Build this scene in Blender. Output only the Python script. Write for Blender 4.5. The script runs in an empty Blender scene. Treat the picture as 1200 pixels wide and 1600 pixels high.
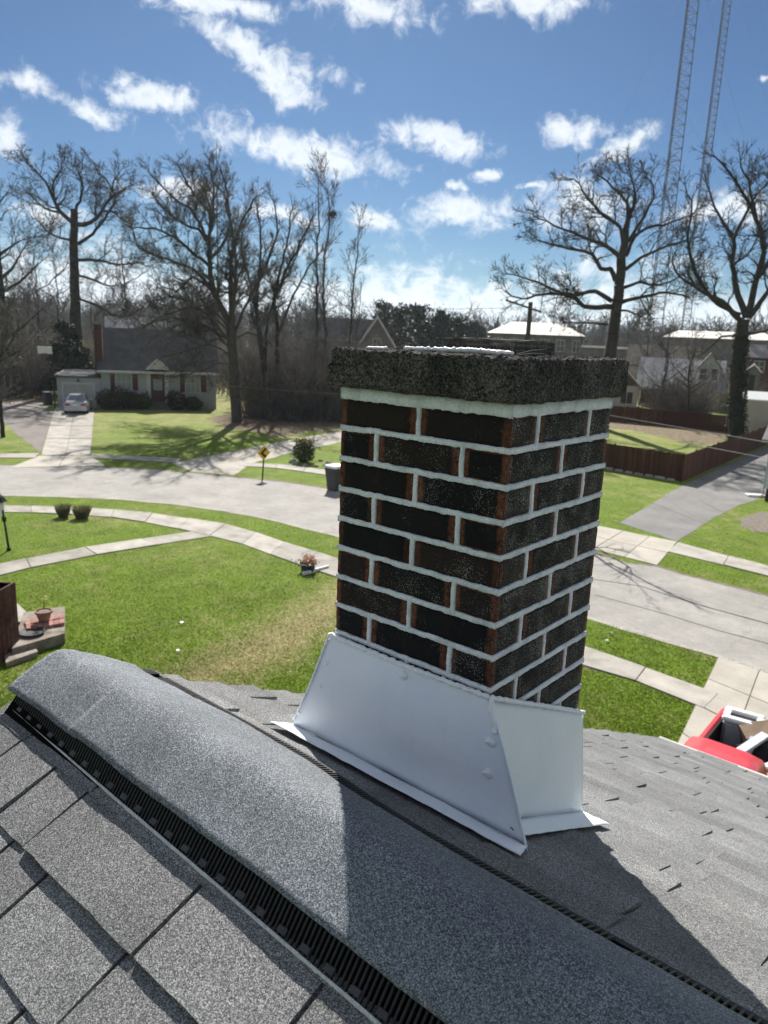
import bpy, bmesh, math, random
import numpy as np
from mathutils import Vector, Matrix, noise as mn

random.seed(7); NR = np.random.default_rng(7)
SC = bpy.context.scene
COL = SC.collection

# ------------------------------------------------------------------ camera
H = 6.9                                   # eye height above the lawn
CAM = np.array([0.692073, -1.165015, H])
RT = np.array([0.75865, 0.65021, 0.040948])
DN = np.array([0.179244, -0.147886, -0.972626])
FW = np.array([-0.626356, 0.745222, -0.22874])
F = 1170.0
cd = bpy.data.cameras.new('camera'); cam = bpy.data.objects.new('camera', cd); COL.objects.link(cam)
cam.matrix_world = Matrix(((RT[0], -DN[0], -FW[0], CAM[0]), (RT[1], -DN[1], -FW[1], CAM[1]),
                           (RT[2], -DN[2], -FW[2], CAM[2]), (0, 0, 0, 1)))
cd.sensor_fit = 'VERTICAL'; cd.sensor_height = 32; cd.lens = F / 1600 * 32
cd.clip_start = 0.05; cd.clip_end = 6000
cd.dof.use_dof = True; cd.dof.focus_distance = 1.5; cd.dof.aperture_fstop = 7.0
SC.camera = cam
SC.render.resolution_x = 768; SC.render.resolution_y = 1024

def ray(px, py): return FW + (px - 600) / F * RT + (py - 800) / F * DN
def G(px, py, z=0.0):                      # point of the level plane z that a sight line meets
    v = ray(px, py); t = (z - CAM[2]) / v[2]; return Vector(CAM + t * v)
def PD(px, py, D):                         # point on a sight line at horizontal distance D
    v = ray(px, py); t = D / math.hypot(v[0], v[1]); return Vector(CAM + t * v)
def dist(p): return math.hypot(p[0] - CAM[0], p[1] - CAM[1])

# ------------------------------------------------------------------ sun and sky
SUN_AZ, SUN_EL = math.radians(45.5), math.radians(40.0)     # azimuth from +Y towards -X
sdir = Vector((-math.sin(SUN_AZ) * math.cos(SUN_EL), math.cos(SUN_AZ) * math.cos(SUN_EL), math.sin(SUN_EL)))
sl = bpy.data.lights.new('sun', 'SUN'); sl.energy = 4.3; sl.angle = math.radians(0.53); sl.color = (1.0, 0.95, 0.87)
so = bpy.data.objects.new('sun', sl); COL.objects.link(so)
so.rotation_euler = sdir.to_track_quat('Z', 'Y').to_euler(); so.location = (0, 0, 60)
SC.view_settings.view_transform = 'Standard'; SC.view_settings.look = 'None'
SC.view_settings.gamma = 1.0; SC.view_settings.exposure = 0.98
SC.view_settings.use_curve_mapping = False

W = bpy.data.worlds.new('World'); SC.world = W; W.use_nodes = True
W.cycles.sampling_method = 'MANUAL'; W.cycles.sample_map_resolution = 256
SC.cycles.max_bounces = 5; SC.cycles.diffuse_bounces = 3; SC.cycles.glossy_bounces = 3; SC.cycles.transmission_bounces = 4; SC.cycles.transparent_max_bounces = 6
wt = W.node_tree; wt.nodes.clear()
def wn(t, ins=None, **pr):
    n = wt.nodes.new(t)
    for k, v in pr.items(): setattr(n, k, v)
    for k, v in (ins or {}).items():
        if isinstance(v, bpy.types.NodeSocket): wt.links.new(v, n.inputs[k])
        else: n.inputs[k].default_value = v
    return n
def wm(op, a, b=None, c=None, clamp=False):
    d = {0: a}
    if b is not None: d[1] = b
    if c is not None: d[2] = c
    n = wn('ShaderNodeMath', d, operation=op); n.use_clamp = clamp; return n.outputs[0]
sky = wn('ShaderNodeTexSky'); sky.sky_type = 'NISHITA'; sky.sun_disc = False
sky.sun_elevation = SUN_EL; sky.sun_rotation = -SUN_AZ
sky.altitude = 200; sky.air_density = 1.0; sky.dust_density = 0.35; sky.ozone_density = 3.5
tc = wn('ShaderNodeTexCoord')
sp = wn('ShaderNodeSeparateXYZ', {0: tc.outputs['Generated']})
az = wm('ARCTAN2', wm('MULTIPLY', sp.outputs[0], -1.0), sp.outputs[1])      # from +Y towards -X
el = wm('ARCSINE', sp.outputs[2])
ae = wn('ShaderNodeCombineXYZ', {0: az, 1: el, 2: 0.0})
def azel(px, py):
    v = ray(px, py); return math.atan2(-v[0], v[1]), math.asin(v[2] / np.linalg.norm(v))
# slow warp of the cloud field so that outlines fray
w1 = wn('ShaderNodeTexNoise', {'Vector': ae.outputs[0], 'Scale': 11.0, 'Detail': 5.0, 'Roughness': 0.6})
wv = wn('ShaderNodeVectorMath', {0: w1.outputs['Color'], 1: (0.5, 0.5, 0.5)}, operation='SUBTRACT')
wv2 = wn('ShaderNodeVectorMath', {0: wv.outputs[0], 1: (0.11, 0.055, 0.0)}, operation='MULTIPLY')
av = wn('ShaderNodeVectorMath', {0: ae.outputs[0], 1: wv2.outputs[0]}, operation='ADD').outputs[0]
# cumulus banks standing before the camera: px centre, half sizes in px, tilt in degrees
CLOUDS = [(560, 10, 120, 40, 8), (330, 5, 140, 24, 0), (395, 80, 120, 30, 14), (440, 120, 70, 30, 24), (470, 235, 165, 40, 7),
          (230, 138, 75, 26, 8), (175, 175, 60, 22, 18), (45, 135, 60, 22, 5), (15, 215, 45, 38, 0),
          (830, 8, 110, 34, 0), (685, 218, 75, 32, 4), (760, 268, 34, 13, 0), (893, 204, 50, 26, 4),
          (980, 220, 80, 22, -26), (735, 330, 95, 32, -6), (590, 345, 60, 22, 5), (711, 288, 22, 11, 0),
          (905, 315, 90, 50, 0), (825, 282, 16, 8, 0), (1192, 120, 14, 8, 0), (60, 330, 90, 20, 0),
          (280, 300, 90, 20, 0), (1120, 330, 110, 30, 0), (430, 335, 70, 14, 0)]
mn_ = None
for (cx, cy, hx, hy, tilt) in CLOUDS:
    a0, e0 = azel(cx, cy); a1, _ = azel(cx + hx, cy); _, e1 = azel(cx, cy - hy)
    mp = wn('ShaderNodeMapping', {'Vector': av, 'Location': (a0, e0, 0), 'Rotation': (0, 0, math.radians(tilt)),
                                  'Scale': (abs(a1 - a0) * .92, abs(e1 - e0) * .90, 1)}, vector_type='TEXTURE')
    ln = wn('ShaderNodeVectorMath', {0: mp.outputs[0]}, operation='LENGTH').outputs['Value']
    mn_ = ln if mn_ is None else wm('MINIMUM', mn_, ln)
fieldA = wm('SUBTRACT', 1.0, mn_)
# broken cloud over the rest of the dome and a thickening bank towards the horizon
n2 = wn('ShaderNodeTexNoise', {'Vector': wn('ShaderNodeVectorMath', {0: av, 1: (2.2, 5.0, 1)}, operation='MULTIPLY').outputs[0], 'Scale': 1.6, 'Detail': 6.0, 'Roughness': 0.55})
a_c, _ = azel(600, 500)
off = wm('ABSOLUTE', wm('SUBTRACT', az, a_c))
side = wn('ShaderNodeMapRange', {0: off, 1: 0.52, 2: 0.62, 3: 0.0, 4: 1.0}).outputs[0]
top = wn('ShaderNodeMapRange', {0: el, 1: 0.36, 2: 0.44, 3: 0.0, 4: 1.0}).outputs[0]
rest = wm('MAXIMUM', side, top)
fieldB = wm('MULTIPLY_ADD', wm('SUBTRACT', n2.outputs['Fac'], 0.505), wm('MULTIPLY', rest, 9.0), wm('MULTIPLY', wm('SUBTRACT', rest, 1.0), 3.0))  # out-of-view cloud cover raised to lift the fill light in the shade
low = wn('ShaderNodeMapRange', {0: el, 1: 0.02, 2: 0.19, 3: 1.0, 4: -1.7}).outputs[0]
n3 = wn('ShaderNodeTexNoise', {'Vector': wn('ShaderNodeVectorMath', {0: av, 1: (5.0, 16.0, 1)}, operation='MULTIPLY').outputs[0], 'Scale': 1.0, 'Detail': 6.0, 'Roughness': 0.6})
fieldC = wm('MULTIPLY_ADD', wm('SUBTRACT', n3.outputs['Fac'], 0.5), 3.5, low)
field = wm('MAXIMUM', wm('MAXIMUM', fieldA, fieldB), fieldC)
n4 = wn('ShaderNodeTexNoise', {'Vector': ae.outputs[0], 'Scale': 34.0, 'Detail': 7.0, 'Roughness': 0.66, 'Distortion': 0.4})
dens = wm('MULTIPLY_ADD', wm('SUBTRACT', n4.outputs['Fac'], 0.5), 3.1, field)
cov = wn('ShaderNodeMapRange', {0: dens, 1: -0.30, 2: 0.95, 3: 0.0, 4: 0.95}); cov.interpolation_type = 'SMOOTHSTEP'
n5 = wn('ShaderNodeTexNoise', {'Vector': ae.outputs[0], 'Scale': 26.0, 'Detail': 4.0, 'Roughness': 0.6})
core = wm('MULTIPLY', wn('ShaderNodeMapRange', {0: dens, 1: 0.55, 2: 1.5, 3: 0.0, 4: 1.0}).outputs[0],
          wn('ShaderNodeMapRange', {0: n5.outputs['Fac'], 1: 0.35, 2: 0.65, 3: 0.3, 4: 1.0}).outputs[0])
ccol = wn('ShaderNodeMix', {'Factor': core, 6: (5.0, 5.25, 5.5, 1), 7: (3.2, 3.55, 4.0, 1)}, data_type='RGBA')
skyg = wn('ShaderNodeGamma', {0: sky.outputs[0], 1: 1.25})          # a clear, deep March sky
skyt = wn('ShaderNodeMix', {'Factor': 1.0, 6: skyg.outputs[0], 7: (0.078, 0.130, 0.168, 1)}, data_type='RGBA', blend_type='MULTIPLY')
mixc = wn('ShaderNodeMix', {'Factor': cov.outputs[0], 6: skyt.outputs[2], 7: ccol.outputs[2]}, data_type='RGBA')
bg = wn('ShaderNodeBackground', {0: mixc.outputs[2], 1: 0.1})
wo = wn('ShaderNodeOutputWorld', {0: bg.outputs[0]})

# ------------------------------------------------------------------ helpers: meshes
def mesh_of(name, verts, faces, mats=None, smooth=False, midx=None):
    m = bpy.data.meshes.new(name)
    if isinstance(faces, np.ndarray) and faces.ndim == 2:
        k = faces.shape[1]; nf = len(faces)
        m.vertices.add(len(verts)); m.vertices.foreach_set('co', np.asarray(verts, np.float32).ravel())
        m.loops.add(nf * k); m.loops.foreach_set('vertex_index', faces.astype(np.int32).ravel())
        m.polygons.add(nf); m.polygons.foreach_set('loop_start', np.arange(0, nf * k, k, dtype=np.int32))
        m.update(calc_edges=True)
    else:
        m.from_pydata([tuple(v) for v in verts], [], [tuple(f) for f in faces]); m.update()
    if mats is not None:
        for mm in (mats if isinstance(mats, (list, tuple)) else [mats]): m.materials.append(mm)
    if midx is not None: m.polygons.foreach_set('material_index', np.asarray(midx, np.int32))
    if smooth: m.polygons.foreach_set('use_smooth', np.ones(len(m.polygons), bool))
    return m

def tag(o, label=None, cat=None, group=None, kind=None):
    if label: o['label'] = label
    if cat: o['category'] = cat
    if group: o['group'] = group
    if kind: o['kind'] = kind
    return o

def put(name, mesh, parent=None, mtx=None, **kw):
    o = bpy.data.objects.new(name, mesh); COL.objects.link(o)
    if parent is not None:
        o.parent = parent
        if parent.type == 'EMPTY': o.matrix_parent_inverse = Matrix.Translation(-parent.location)
    if mtx is not None: o.matrix_basis = mtx
    return tag(o, **kw)

def thing(name, loc, label, cat, group=None):
    o = bpy.data.objects.new(name, None); COL.objects.link(o)
    o.location = Vector(loc); o.empty_display_size = 0.2
    return tag(o, label, cat, group)

class MB:
    def __init__(s): s.v = []; s.f = []; s.m = []
    def add(s, vs, fs, mi=0):
        b = len(s.v); s.v += [tuple(v) for v in vs]; s.f += [tuple(b + i for i in f) for f in fs]; s.m += [mi] * len(fs); return s
    def box(s, c, size, mtx=None, mi=0):
        x, y, z = size[0] / 2, size[1] / 2, size[2] / 2
        vs = [Vector((i * x, j * y, k * z)) for k in (-1, 1) for j in (-1, 1) for i in (-1, 1)]
        if mtx is not None: vs = [mtx @ v for v in vs]
        vs = [v + Vector(c) for v in vs]
        return s.add(vs, [(0, 2, 3, 1), (4, 5, 7, 6), (0, 1, 5, 4), (2, 6, 7, 3), (0, 4, 6, 2), (1, 3, 7, 5)], mi)
    def cbox(s, c, size, mtx=None, b=0.02, mi=0):      # box with chamfered vertical and top edges
        x, y, z = size[0] / 2, size[1] / 2, size[2] / 2
        def ring(x, y, zz, bb): return [(-x + bb, -y, zz), (x - bb, -y, zz), (x, -y + bb, zz), (x, y - bb, zz), (x - bb, y, zz), (-x + bb, y, zz), (-x, y - bb, zz), (-x, -y + bb, zz)]
        vs = ring(x, y, -z, b) + ring(x, y, z - b, b) + ring(x - b, y - b, z, b * .6)
        vs = [Vector(v) for v in vs]
        if mtx is not None: vs = [mtx @ v for v in vs]
        vs = [v + Vector(c) for v in vs]
        fs = [tuple(range(7, -1, -1)), tuple(range(16, 24))]
        for k in (0, 8):
            for i in range(8): fs.append((k + i, k + (i + 1) % 8, k + 8 + (i + 1) % 8, k + 8 + i))
        return s.add(vs, fs, mi)
    def tube(s, pts, r, n=8, mi=0, cap=True):
        pts = [Vector(p) for p in pts]; rs = r if isinstance(r, (list, tuple)) else [r] * len(pts)
        rings = []; a = None
        for i, p in enumerate(pts):
            t = (pts[min(i + 1, len(pts) - 1)] - pts[max(i - 1, 0)]).normalized()
            if a is None: a = t.orthogonal().normalized()
            a = (a - t * a.dot(t)).normalized(); b = t.cross(a)
            rings.append([p + (a * math.cos(2 * math.pi * k / n) + b * math.sin(2 * math.pi * k / n)) * rs[i] for k in range(n)])
        vs = [v for R in rings for v in R]; fs = []
        for i in range(len(pts) - 1):
            for k in range(n): fs.append((i * n + k, i * n + (k + 1) % n, (i + 1) * n + (k + 1) % n, (i + 1) * n + k))
        if cap: fs += [tuple(range(n - 1, -1, -1)), tuple((len(pts) - 1) * n + k for k in range(n))]
        return s.add(vs, fs, mi)
    def lathe(s, prof, c, n=16, mi=0):                 # prof: (radius, z) from bottom to top
        vs = [Vector(c) + Vector((r * math.cos(2 * math.pi * k / n), r * math.sin(2 * math.pi * k / n), z)) for r, z in prof for k in range(n)]
        fs = [(i * n + k, i * n + (k + 1) % n, (i + 1) * n + (k + 1) % n, (i + 1) * n + k) for i in range(len(prof) - 1) for k in range(n)]
        fs += [tuple(range(n - 1, -1, -1)), tuple((len(prof) - 1) * n + k for k in range(n))]
        return s.add(vs, fs, mi)
    def prism(s, poly, dv, mi=0):                       # polygon pushed along dv
        n = len(poly); p = [Vector(q) for q in poly]; dv = Vector(dv)
        vs = p + [q + dv for q in p]
        fs = [tuple(range(n - 1, -1, -1)), tuple(range(n, 2 * n))] + [(i, (i + 1) % n, n + (i + 1) % n, n + i) for i in range(n)]
        return s.add(vs, fs, mi)
    def quad(s, a, b, c, d, mi=0): return s.add([a, b, c, d], [(0, 1, 2, 3)], mi)
    def mesh(s, name, mats, smooth=False): return mesh_of(name, s.v, s.f, mats, smooth, s.m)
    def build(s, name, mats, parent=None, smooth=False, **kw): return put(name, s.mesh(name, mats, smooth), parent, **kw)

def frame(o, ux, uz=(0, 0, 1)):                         # matrix with x along ux and z along uz
    x = Vector(ux).normalized(); z = Vector(uz).normalized(); y = z.cross(x).normalized(); z = x.cross(y)
    m = Matrix((x, y, z)).transposed().to_4x4(); m.translation = Vector(o); return m

# ------------------------------------------------------------------ helpers: materials
class NT:
    def __init__(s, name):
        s.mat = bpy.data.materials.new(name); s.mat.use_nodes = True; s.t = s.mat.node_tree
        s.b = s.t.nodes['Principled BSDF']; s.o = s.t.nodes['Material Output']
    def n(s, typ, ins=None, **pr):
        n = s.t.nodes.new(typ)
        for k, v in pr.items(): setattr(n, k, v)
        for k, v in (ins or {}).items():
            if isinstance(v, bpy.types.NodeSocket): s.t.links.new(v, n.inputs[k])
            else: n.inputs[k].default_value = v
        return n
    def set(s, **kw):
        for k, v in kw.items():
            k = {'col': 'Base Color', 'rough': 'Roughness', 'metal': 'Metallic', 'spec': 'Specular IOR Level', 'normal': 'Normal', 'coat': 'Coat Weight', 'trans': 'Transmission Weight', 'alpha': 'Alpha'}[k]
            if isinstance(v, bpy.types.NodeSocket): s.t.links.new(v, s.b.inputs[k])
            else: s.b.inputs[k].default_value = (tuple(v) + (1,)) if (isinstance(v, (tuple, list)) and len(v) == 3) else v
        return s
    def math(s, op, a, b=None, c=None, clamp=False):
        d = {0: a}
        if b is not None: d[1] = b
        if c is not None: d[2] = c
        n = s.n('ShaderNodeMath', d, operation=op); n.use_clamp = clamp; return n.outputs[0]
    def pos(s): return s.n('ShaderNodeNewGeometry').outputs['Position']
    def objc(s): return s.n('ShaderNodeTexCoord').outputs['Object']
    def rnd(s): return s.n('ShaderNodeObjectInfo').outputs['Random']
    def noise(s, vec, scale, detail=4, rough=.55, dist=0.0): return s.n('ShaderNodeTexNoise', {'Vector': vec, 'Scale': scale, 'Detail': detail, 'Roughness': rough, 'Distortion': dist}).outputs['Fac']
    def vor(s, vec, scale, out='Distance', feat='F1'): return s.n('ShaderNodeTexVoronoi', {'Vector': vec, 'Scale': scale}, feature=feat).outputs[out]
    def ramp(s, fac, stops):
        n = s.n('ShaderNodeValToRGB', {0: fac}); e = n.color_ramp.elements
        while len(e) < len(stops): e.new(0.5)
        for i, (p, c) in enumerate(stops):
            e[i].position = p; e[i].color = (tuple(c) + (1,)) if not isinstance(c, (int, float)) else (c, c, c, 1)
        return n.outputs[0]
    def mr(s, v, a, b, c=0.0, d=1.0): return s.n('ShaderNodeMapRange', {0: v, 1: a, 2: b, 3: c, 4: d}).outputs[0]
    def mix(s, f, a, b, bt='MIX'):
        d = {'Factor': f}
        for k, v in ((6, a), (7, b)): d[k] = v if isinstance(v, bpy.types.NodeSocket) else (tuple(v) + (1,) if len(v) == 3 else v)
        return s.n('ShaderNodeMix', d, data_type='RGBA', blend_type=bt).outputs[2]
    def mul(s, col, v):                                  # scale a colour by a value
        return s.n('ShaderNodeVectorMath', {0: col, 'Scale': v}, operation='SCALE').outputs[0]
    def bump(s, h, strength=.4, dist=.01, prev=None):
        d = {'Height': h, 'Strength': strength, 'Distance': dist}
        if prev is not None: d['Normal'] = prev
        return s.n('ShaderNodeBump', d).outputs[0]
    def vscale(s, v, xyz): return s.n('ShaderNodeVectorMath', {0: v, 1: xyz}, operation='MULTIPLY').outputs[0]

def mk(name, cols, scale=4, rough=.8, bump=0.0, bscale=60, bdist=.01, spec=.3, metal=0.0, lo=.32, hi=.68, detail=5, fine=.25, fscale=None, coat=0, coord='pos', var=0.0):
    t = NT(name); v = t.pos() if coord == 'pos' else t.objc()
    n = t.noise(v, scale, detail, .6)
    k = len(cols); c = t.ramp(n, [(lo + (hi - lo) * i / max(1, k - 1), cols[i]) for i in range(k)]) if k > 1 else t.ramp(n, [(0, cols[0]), (1, cols[0])])
    if fine:
        f = t.noise(v, fscale or bscale, 3, .6); c = t.mul(c, t.mr(f, .3, .7, 1 - fine, 1 + fine))
    if var: c = t.mul(c, t.mr(t.rnd(), 0, 1, 1 - var, 1 + var))
    t.set(col=c, rough=rough, spec=spec, metal=metal, coat=coat)
    if bump: t.set(normal=t.bump(t.noise(v, bscale, 4, .6), bump, bdist))
    return t.mat

# asphalt shingle: mineral granules
def m_shingle(name, dark, mid, light, k=1.0, sc=1.0):
    t = NT(name); p = t.pos()
    n = t.noise(p, 560 * sc, 2.0, .75); v = t.vor(p, 640 * sc, 'Color')
    g = t.n('ShaderNodeSeparateColor', {0: v}).outputs[0]
    fac = t.math('ADD', t.math('MULTIPLY', n, .62), t.math('MULTIPLY', g, .38))
    c = t.ramp(fac, [(.28, dark), (.44, mid), (.58, tuple(x * 1.7 for x in mid)), (.70, light)])
    big = t.noise(p, 5, 5, .6); c = t.mul(c, t.mr(big, .3, .7, .78, 1.18))
    band = t.noise(t.vscale(p, (1.5, 9, 9)), 2, 3, .6); c = t.mul(c, t.mr(band, .3, .7, .95, 1.05))
    c = t.mul(c, t.mr(t.rnd(), 0, 1, .84 * k, 1.13 * k))
    t.set(col=c, rough=.9, spec=.25, normal=t.bump(fac, .55, .0035)); return t.mat
SH = m_shingle('asphalt_shingle', (.040, .041, .044), (.130, .133, .136), (.46, .46, .45))
SHC = m_shingle('cap_shingle', (.040, .045, .053), (.122, .135, .151), (.41, .44, .47))

def m_brick():
    t = NT('flashed_brick'); o = t.objc(); p = t.pos(); r = t.rnd()
    sx = t.n('ShaderNodeSeparateXYZ', {0: o})
    wob = t.math('MULTIPLY', t.math('SUBTRACT', t.noise(p, 60, 4), .5), .012)
    ax = t.math('ADD', t.math('ABSOLUTE', sx.outputs[0]), wob)
    ay = t.math('ADD', t.math('ABSOLUTE', sx.outputs[1]), wob)
    headf = t.math('GREATER_THAN', t.math('ABSOLUTE', sx.outputs[0]), .1000)
    ends = t.math('ADD', t.math('MULTIPLY', t.mr(ax, .0835, .0905, 0, 1), t.math('SUBTRACT', 1.0, headf)), t.math('MULTIPLY', t.mr(ay, .034, .041, 0, 1), headf))
    r2 = t.math('FRACT', t.math('MULTIPLY', r, 7.31))
    ends = t.math('MULTIPLY', ends, t.mr(r2, .05, .4, .45, 1)); ends = t.math('MULTIPLY', ends, t.mr(t.noise(p, 42, 5, .7), .32, .52, .10, 1))
    face = t.mix(t.mr(r, .66, 1.0, 0, .55), (.008, .0084, .0102), (.042, .027, .021))
    patch = t.mr(t.noise(p, 24, 5, .65), .5, .8, 0, .5)
    face = t.mix(patch, face, (.040, .024, .018))
    red = t.ramp(t.noise(p, 90, 4), [(.3, (.10, .034, .020)), (.7, (.25, .092, .050))])
    c = t.mix(ends, face, red)
    # pale lime specks
    sp_ = t.math('GREATER_THAN', t.math('ADD', t.noise(p, 330, 2, .7), t.math('MULTIPLY', t.noise(p, 16, 3), .45)), t.mr(t.math('FRACT', t.math('MULTIPLY', r, 13.7)), 0, 1, .845, .96))
    nx_ = t.n('ShaderNodeSeparateXYZ', {0: t.n('ShaderNodeNewGeometry').outputs['True Normal']}).outputs[0]
    wx = t.math('GREATER_THAN', nx_, .5)                     # the weather side: greyed and lichen-flecked
    gr_ = t.math('MULTIPLY', wx, t.mr(t.noise(p, 34, 6, .75), .42, .68, .04, .42))
    c = t.mix(gr_, c, (.095, .085, .076))
    sp2 = t.math('MULTIPLY', wx, t.math('GREATER_THAN', t.math('ADD', t.noise(p, 300, 2, .7), t.math('MULTIPLY', t.noise(p, 20, 3), .4)), .80))
    c = t.mix(t.math('MULTIPLY', t.math('MAXIMUM', sp_, sp2), .7), c, (.30, .29, .27))
    stri = t.n('ShaderNodeTexWave', {'Vector': o, 'Scale': 75.0, 'Distortion': 2.0, 'Detail': 2.0, 'Detail Scale': 3.0}, wave_type='BANDS', bands_direction='X').outputs['Fac']
    nb = t.bump(stri, .5, .0022); nb = t.bump(t.noise(p, 240, 4, .7), .6, .002, nb)
    t.set(col=c, rough=.82, spec=.2, normal=nb); return t.mat
BRICK = m_brick()
MORTAR = mk('white_mortar', [(.54, .57, .60), (.72, .75, .79), (.82, .84, .87)], 22, .85, .6, 200, .004, fine=.16)
CORE = mk('core_mortar', [(.5, .5, .5)], 8)
def m_crown():
    t = NT('weathered_concrete'); p = t.pos()
    a = t.noise(p, 210, 5, .7); v = t.vor(p, 330, 'Color'); g = t.n('ShaderNodeSeparateColor', {0: v}).outputs[0]
    f = t.math('ADD', t.math('MULTIPLY', a, .65), t.math('MULTIPLY', g, .35))
    c = t.ramp(f, [(.30, (.012, .012, .012)), (.45, (.060, .056, .050)), (.62, (.125, .117, .104)), (.82, (.33, .31, .27))])
    big = t.noise(p, 16, 6, .65)
    c = t.mix(t.mr(big, .42, .66, 0, .7), c, t.mul(c, 0.32)); st_ = t.noise(t.vscale(p, (9, 9, 3)), 1.0, 5, .65); c = t.mix(t.mr(st_, .46, .64, 0, .65), c, t.mul(c, .30)); c = t.mix(t.mr(t.noise(p, 11, 5, .7), .60, .74, 0, .45), c, (.20, .185, .155))
    t.set(col=c, rough=.95, spec=.2, normal=t.bump(f, .6, .004)); return t.mat
CROWN = m_crown()
def m_flash():
    t = NT('white_coated_metal'); p = t.pos()
    n = t.noise(p, 7, 4, .6); c = t.ramp(n, [(.3, (.80, .86, .92)), (.7, (.87, .91, .95))])
    dirt = t.mr(t.noise(p, 120, 4, .7), .66, .76, 0, .45); c = t.mix(dirt, c, (.32, .32, .33)); c = t.mix(t.mr(t.noise(t.vscale(p, (14, 14, 1.6)), 2.2, 5, .65), .55, .82, 0, .10), c, (.42, .42, .42))
    nb = t.bump(t.noise(p, 9, 3, .5), .35, .016); nb = t.bump(t.noise(p, 40, 3, .5), .12, .004, nb); nb = t.bump(t.noise(p, 300, 2), .05, .001, nb)
    t.set(col=c, rough=t.mr(t.noise(p, 30, 4, .6), .3, .7, .42, .6), spec=.5, normal=nb); return t.mat
FLASH = m_flash()
SEAL = mk('white_sealant', [(.82, .84, .86), (.90, .91, .92)], 60, .45, .5, 220, .003, fine=.06, spec=.5)
VENT = mk('black_vent_plastic', [(.020, .020, .021), (.034, .034, .036)], 40, .6, .2, 200, .001, spec=.25, fine=.3)
VENTLIP = mk('sunlit_pale_vent_lip', [(.60, .60, .61), (.75, .75, .76)], 30, .4, .2, 200, .001, spec=.5)  # lip paled in its colour to give a sunlit line
NAILTAB = mk('dull_vent_tab', [(.045, .046, .05), (.075, .077, .082)], 40, .5, .2, 200, .001)
SHADEBLK = mk('black_shade_backing', [(.004, .004, .004)], 4, .95, spec=.05, fine=0)  # near-black paint standing in for shade in the vent and flue

def m_lawn():
    t = NT('lawn'); p = t.pos()
    sx = t.n('ShaderNodeSeparateXYZ', {0: p})
    a = t.noise(p, .35, 6, .65); b = t.noise(p, 2.2, 6, .7); f = t.noise(p, 22, 5, .75)
    g = t.ramp(f, [(.28, (.080, .138, .010)), (.5, (.130, .200, .017)), (.72, (.20, .275, .032))])
    dry = t.ramp(f, [(.28, (.22, .20, .085)), (.5, (.33, .29, .14)), (.72, (.46, .41, .24))])
    # worn, straw coloured track across the near lawn
    A, B = G(300, 1075), G(600, 900)
    d = (B - A); L = d.length; d /= L
    cr = t.math('ADD', t.math('MULTIPLY', t.math('SUBTRACT', sx.outputs[0], A.x), -d.y), t.math('MULTIPLY', t.math('SUBTRACT', sx.outputs[1], A.y), d.x))
    track = t.mr(t.math('ABSOLUTE', t.math('ADD', cr, t.math('MULTIPLY', t.math('SUBTRACT', a, .5), 3.0))), .1, 1.5, .27, 0)
    dist_ = t.n('ShaderNodeVectorMath', {0: p, 1: tuple((A + B) / 2)}, operation='DISTANCE').outputs['Value']
    track = t.math('MULTIPLY', track, t.mr(dist_, L * .5, L * .8, 1, 0))
    far = t.mr(sx.outputs[1], 26, 60, 0, .12); farl = t.mr(sx.outputs[0], -32, -52, 0, .10)
    m = t.math('ADD', t.math('ADD', t.math('MULTIPLY', a, .5), t.math('MULTIPLY', b, .5)), t.math('ADD', track, t.math('ADD', far, farl)))
    c = t.mix(t.mr(m, .49, .76, 0, .92), g, dry)
    c = t.mul(c, t.mr(t.noise(p, .9, 4, .6), .3, .7, .84, 1.18))
    t.set(col=c, rough=.9, spec=.15, normal=t.bump(f, .9, .05))
    tr = t.n('ShaderNodeBsdfTranslucent', {0: t.mul(c, 1.25)})
    ms = t.n('ShaderNodeMixShader', {0: .0, 1: t.b.outputs[0], 2: tr.outputs[0]})
    t.t.links.new(ms.outputs[0], t.o.inputs[0])
    return t, c
LT, _ = m_lawn(); LAWN = LT.mat
LT2, _ = m_lawn(); BLADE = LT2.mat; BLADE.name = 'grass_blades'
for n_ in BLADE.node_tree.nodes:
    if n_.type == 'MIX_SHADER': n_.inputs[0].default_value = .55
def m_road(name, lo, hi, warm=(1, 1, 1)):
    t = NT(name); p = t.pos()
    f = t.noise(p, 30, 5, .7); a = t.noise(p, .6, 6, .65)
    c = t.ramp(f, [(.3, tuple(lo * w for w in warm)), (.7, tuple(hi * w for w in warm))])
    c = t.mul(c, t.mr(a, .3, .7, .78, 1.16)); c = t.mul(c, t.mr(t.noise(p, 3.5, 6, .7), .3, .7, .9, 1.1)); c = t.mix(t.mr(t.noise(p, 1.1, 5, .75), .60, .74, 0, .28), c, (.13, .125, .12))
    cr = t.vor(t.n('ShaderNodeVectorMath', {0: p, 1: t.n('ShaderNodeVectorMath', {0: t.n('ShaderNodeTexNoise', {'Vector': p, 'Scale': 1.5, 'Detail': 4.0}).outputs['Color'], 'Scale': .8}, operation='SCALE').outputs[0]}, operation='ADD').outputs[0], .28, 'Distance', 'DISTANCE_TO_EDGE')
    c = t.mix(t.mr(cr, .003, .008, .16, 0), c, (.10, .095, .09))
    t.set(col=c, rough=.88, spec=.25, normal=t.bump(f, .5, .01)); return t.mat
ROAD = m_road('pale_asphalt', .25, .38, (1.0, .955, .89))
DRIVE = m_road('grey_asphalt', .15, .25, (1.0, .98, .96))
GRAVEL = m_road('brown_gravel', .11, .24, (1.1, .98, .90))
CONC = mk('concrete_slab', [(.24, .22, .195), (.34, .32, .285), (.42, .395, .355)], 1.4, .88, .4, 60, .006, fine=.16, var=.14)
CONC2 = mk('pale_concrete', [(.34, .315, .27), (.44, .41, .36)], 1.2, .88, .4, 60, .006, fine=.14, var=.10)
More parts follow.
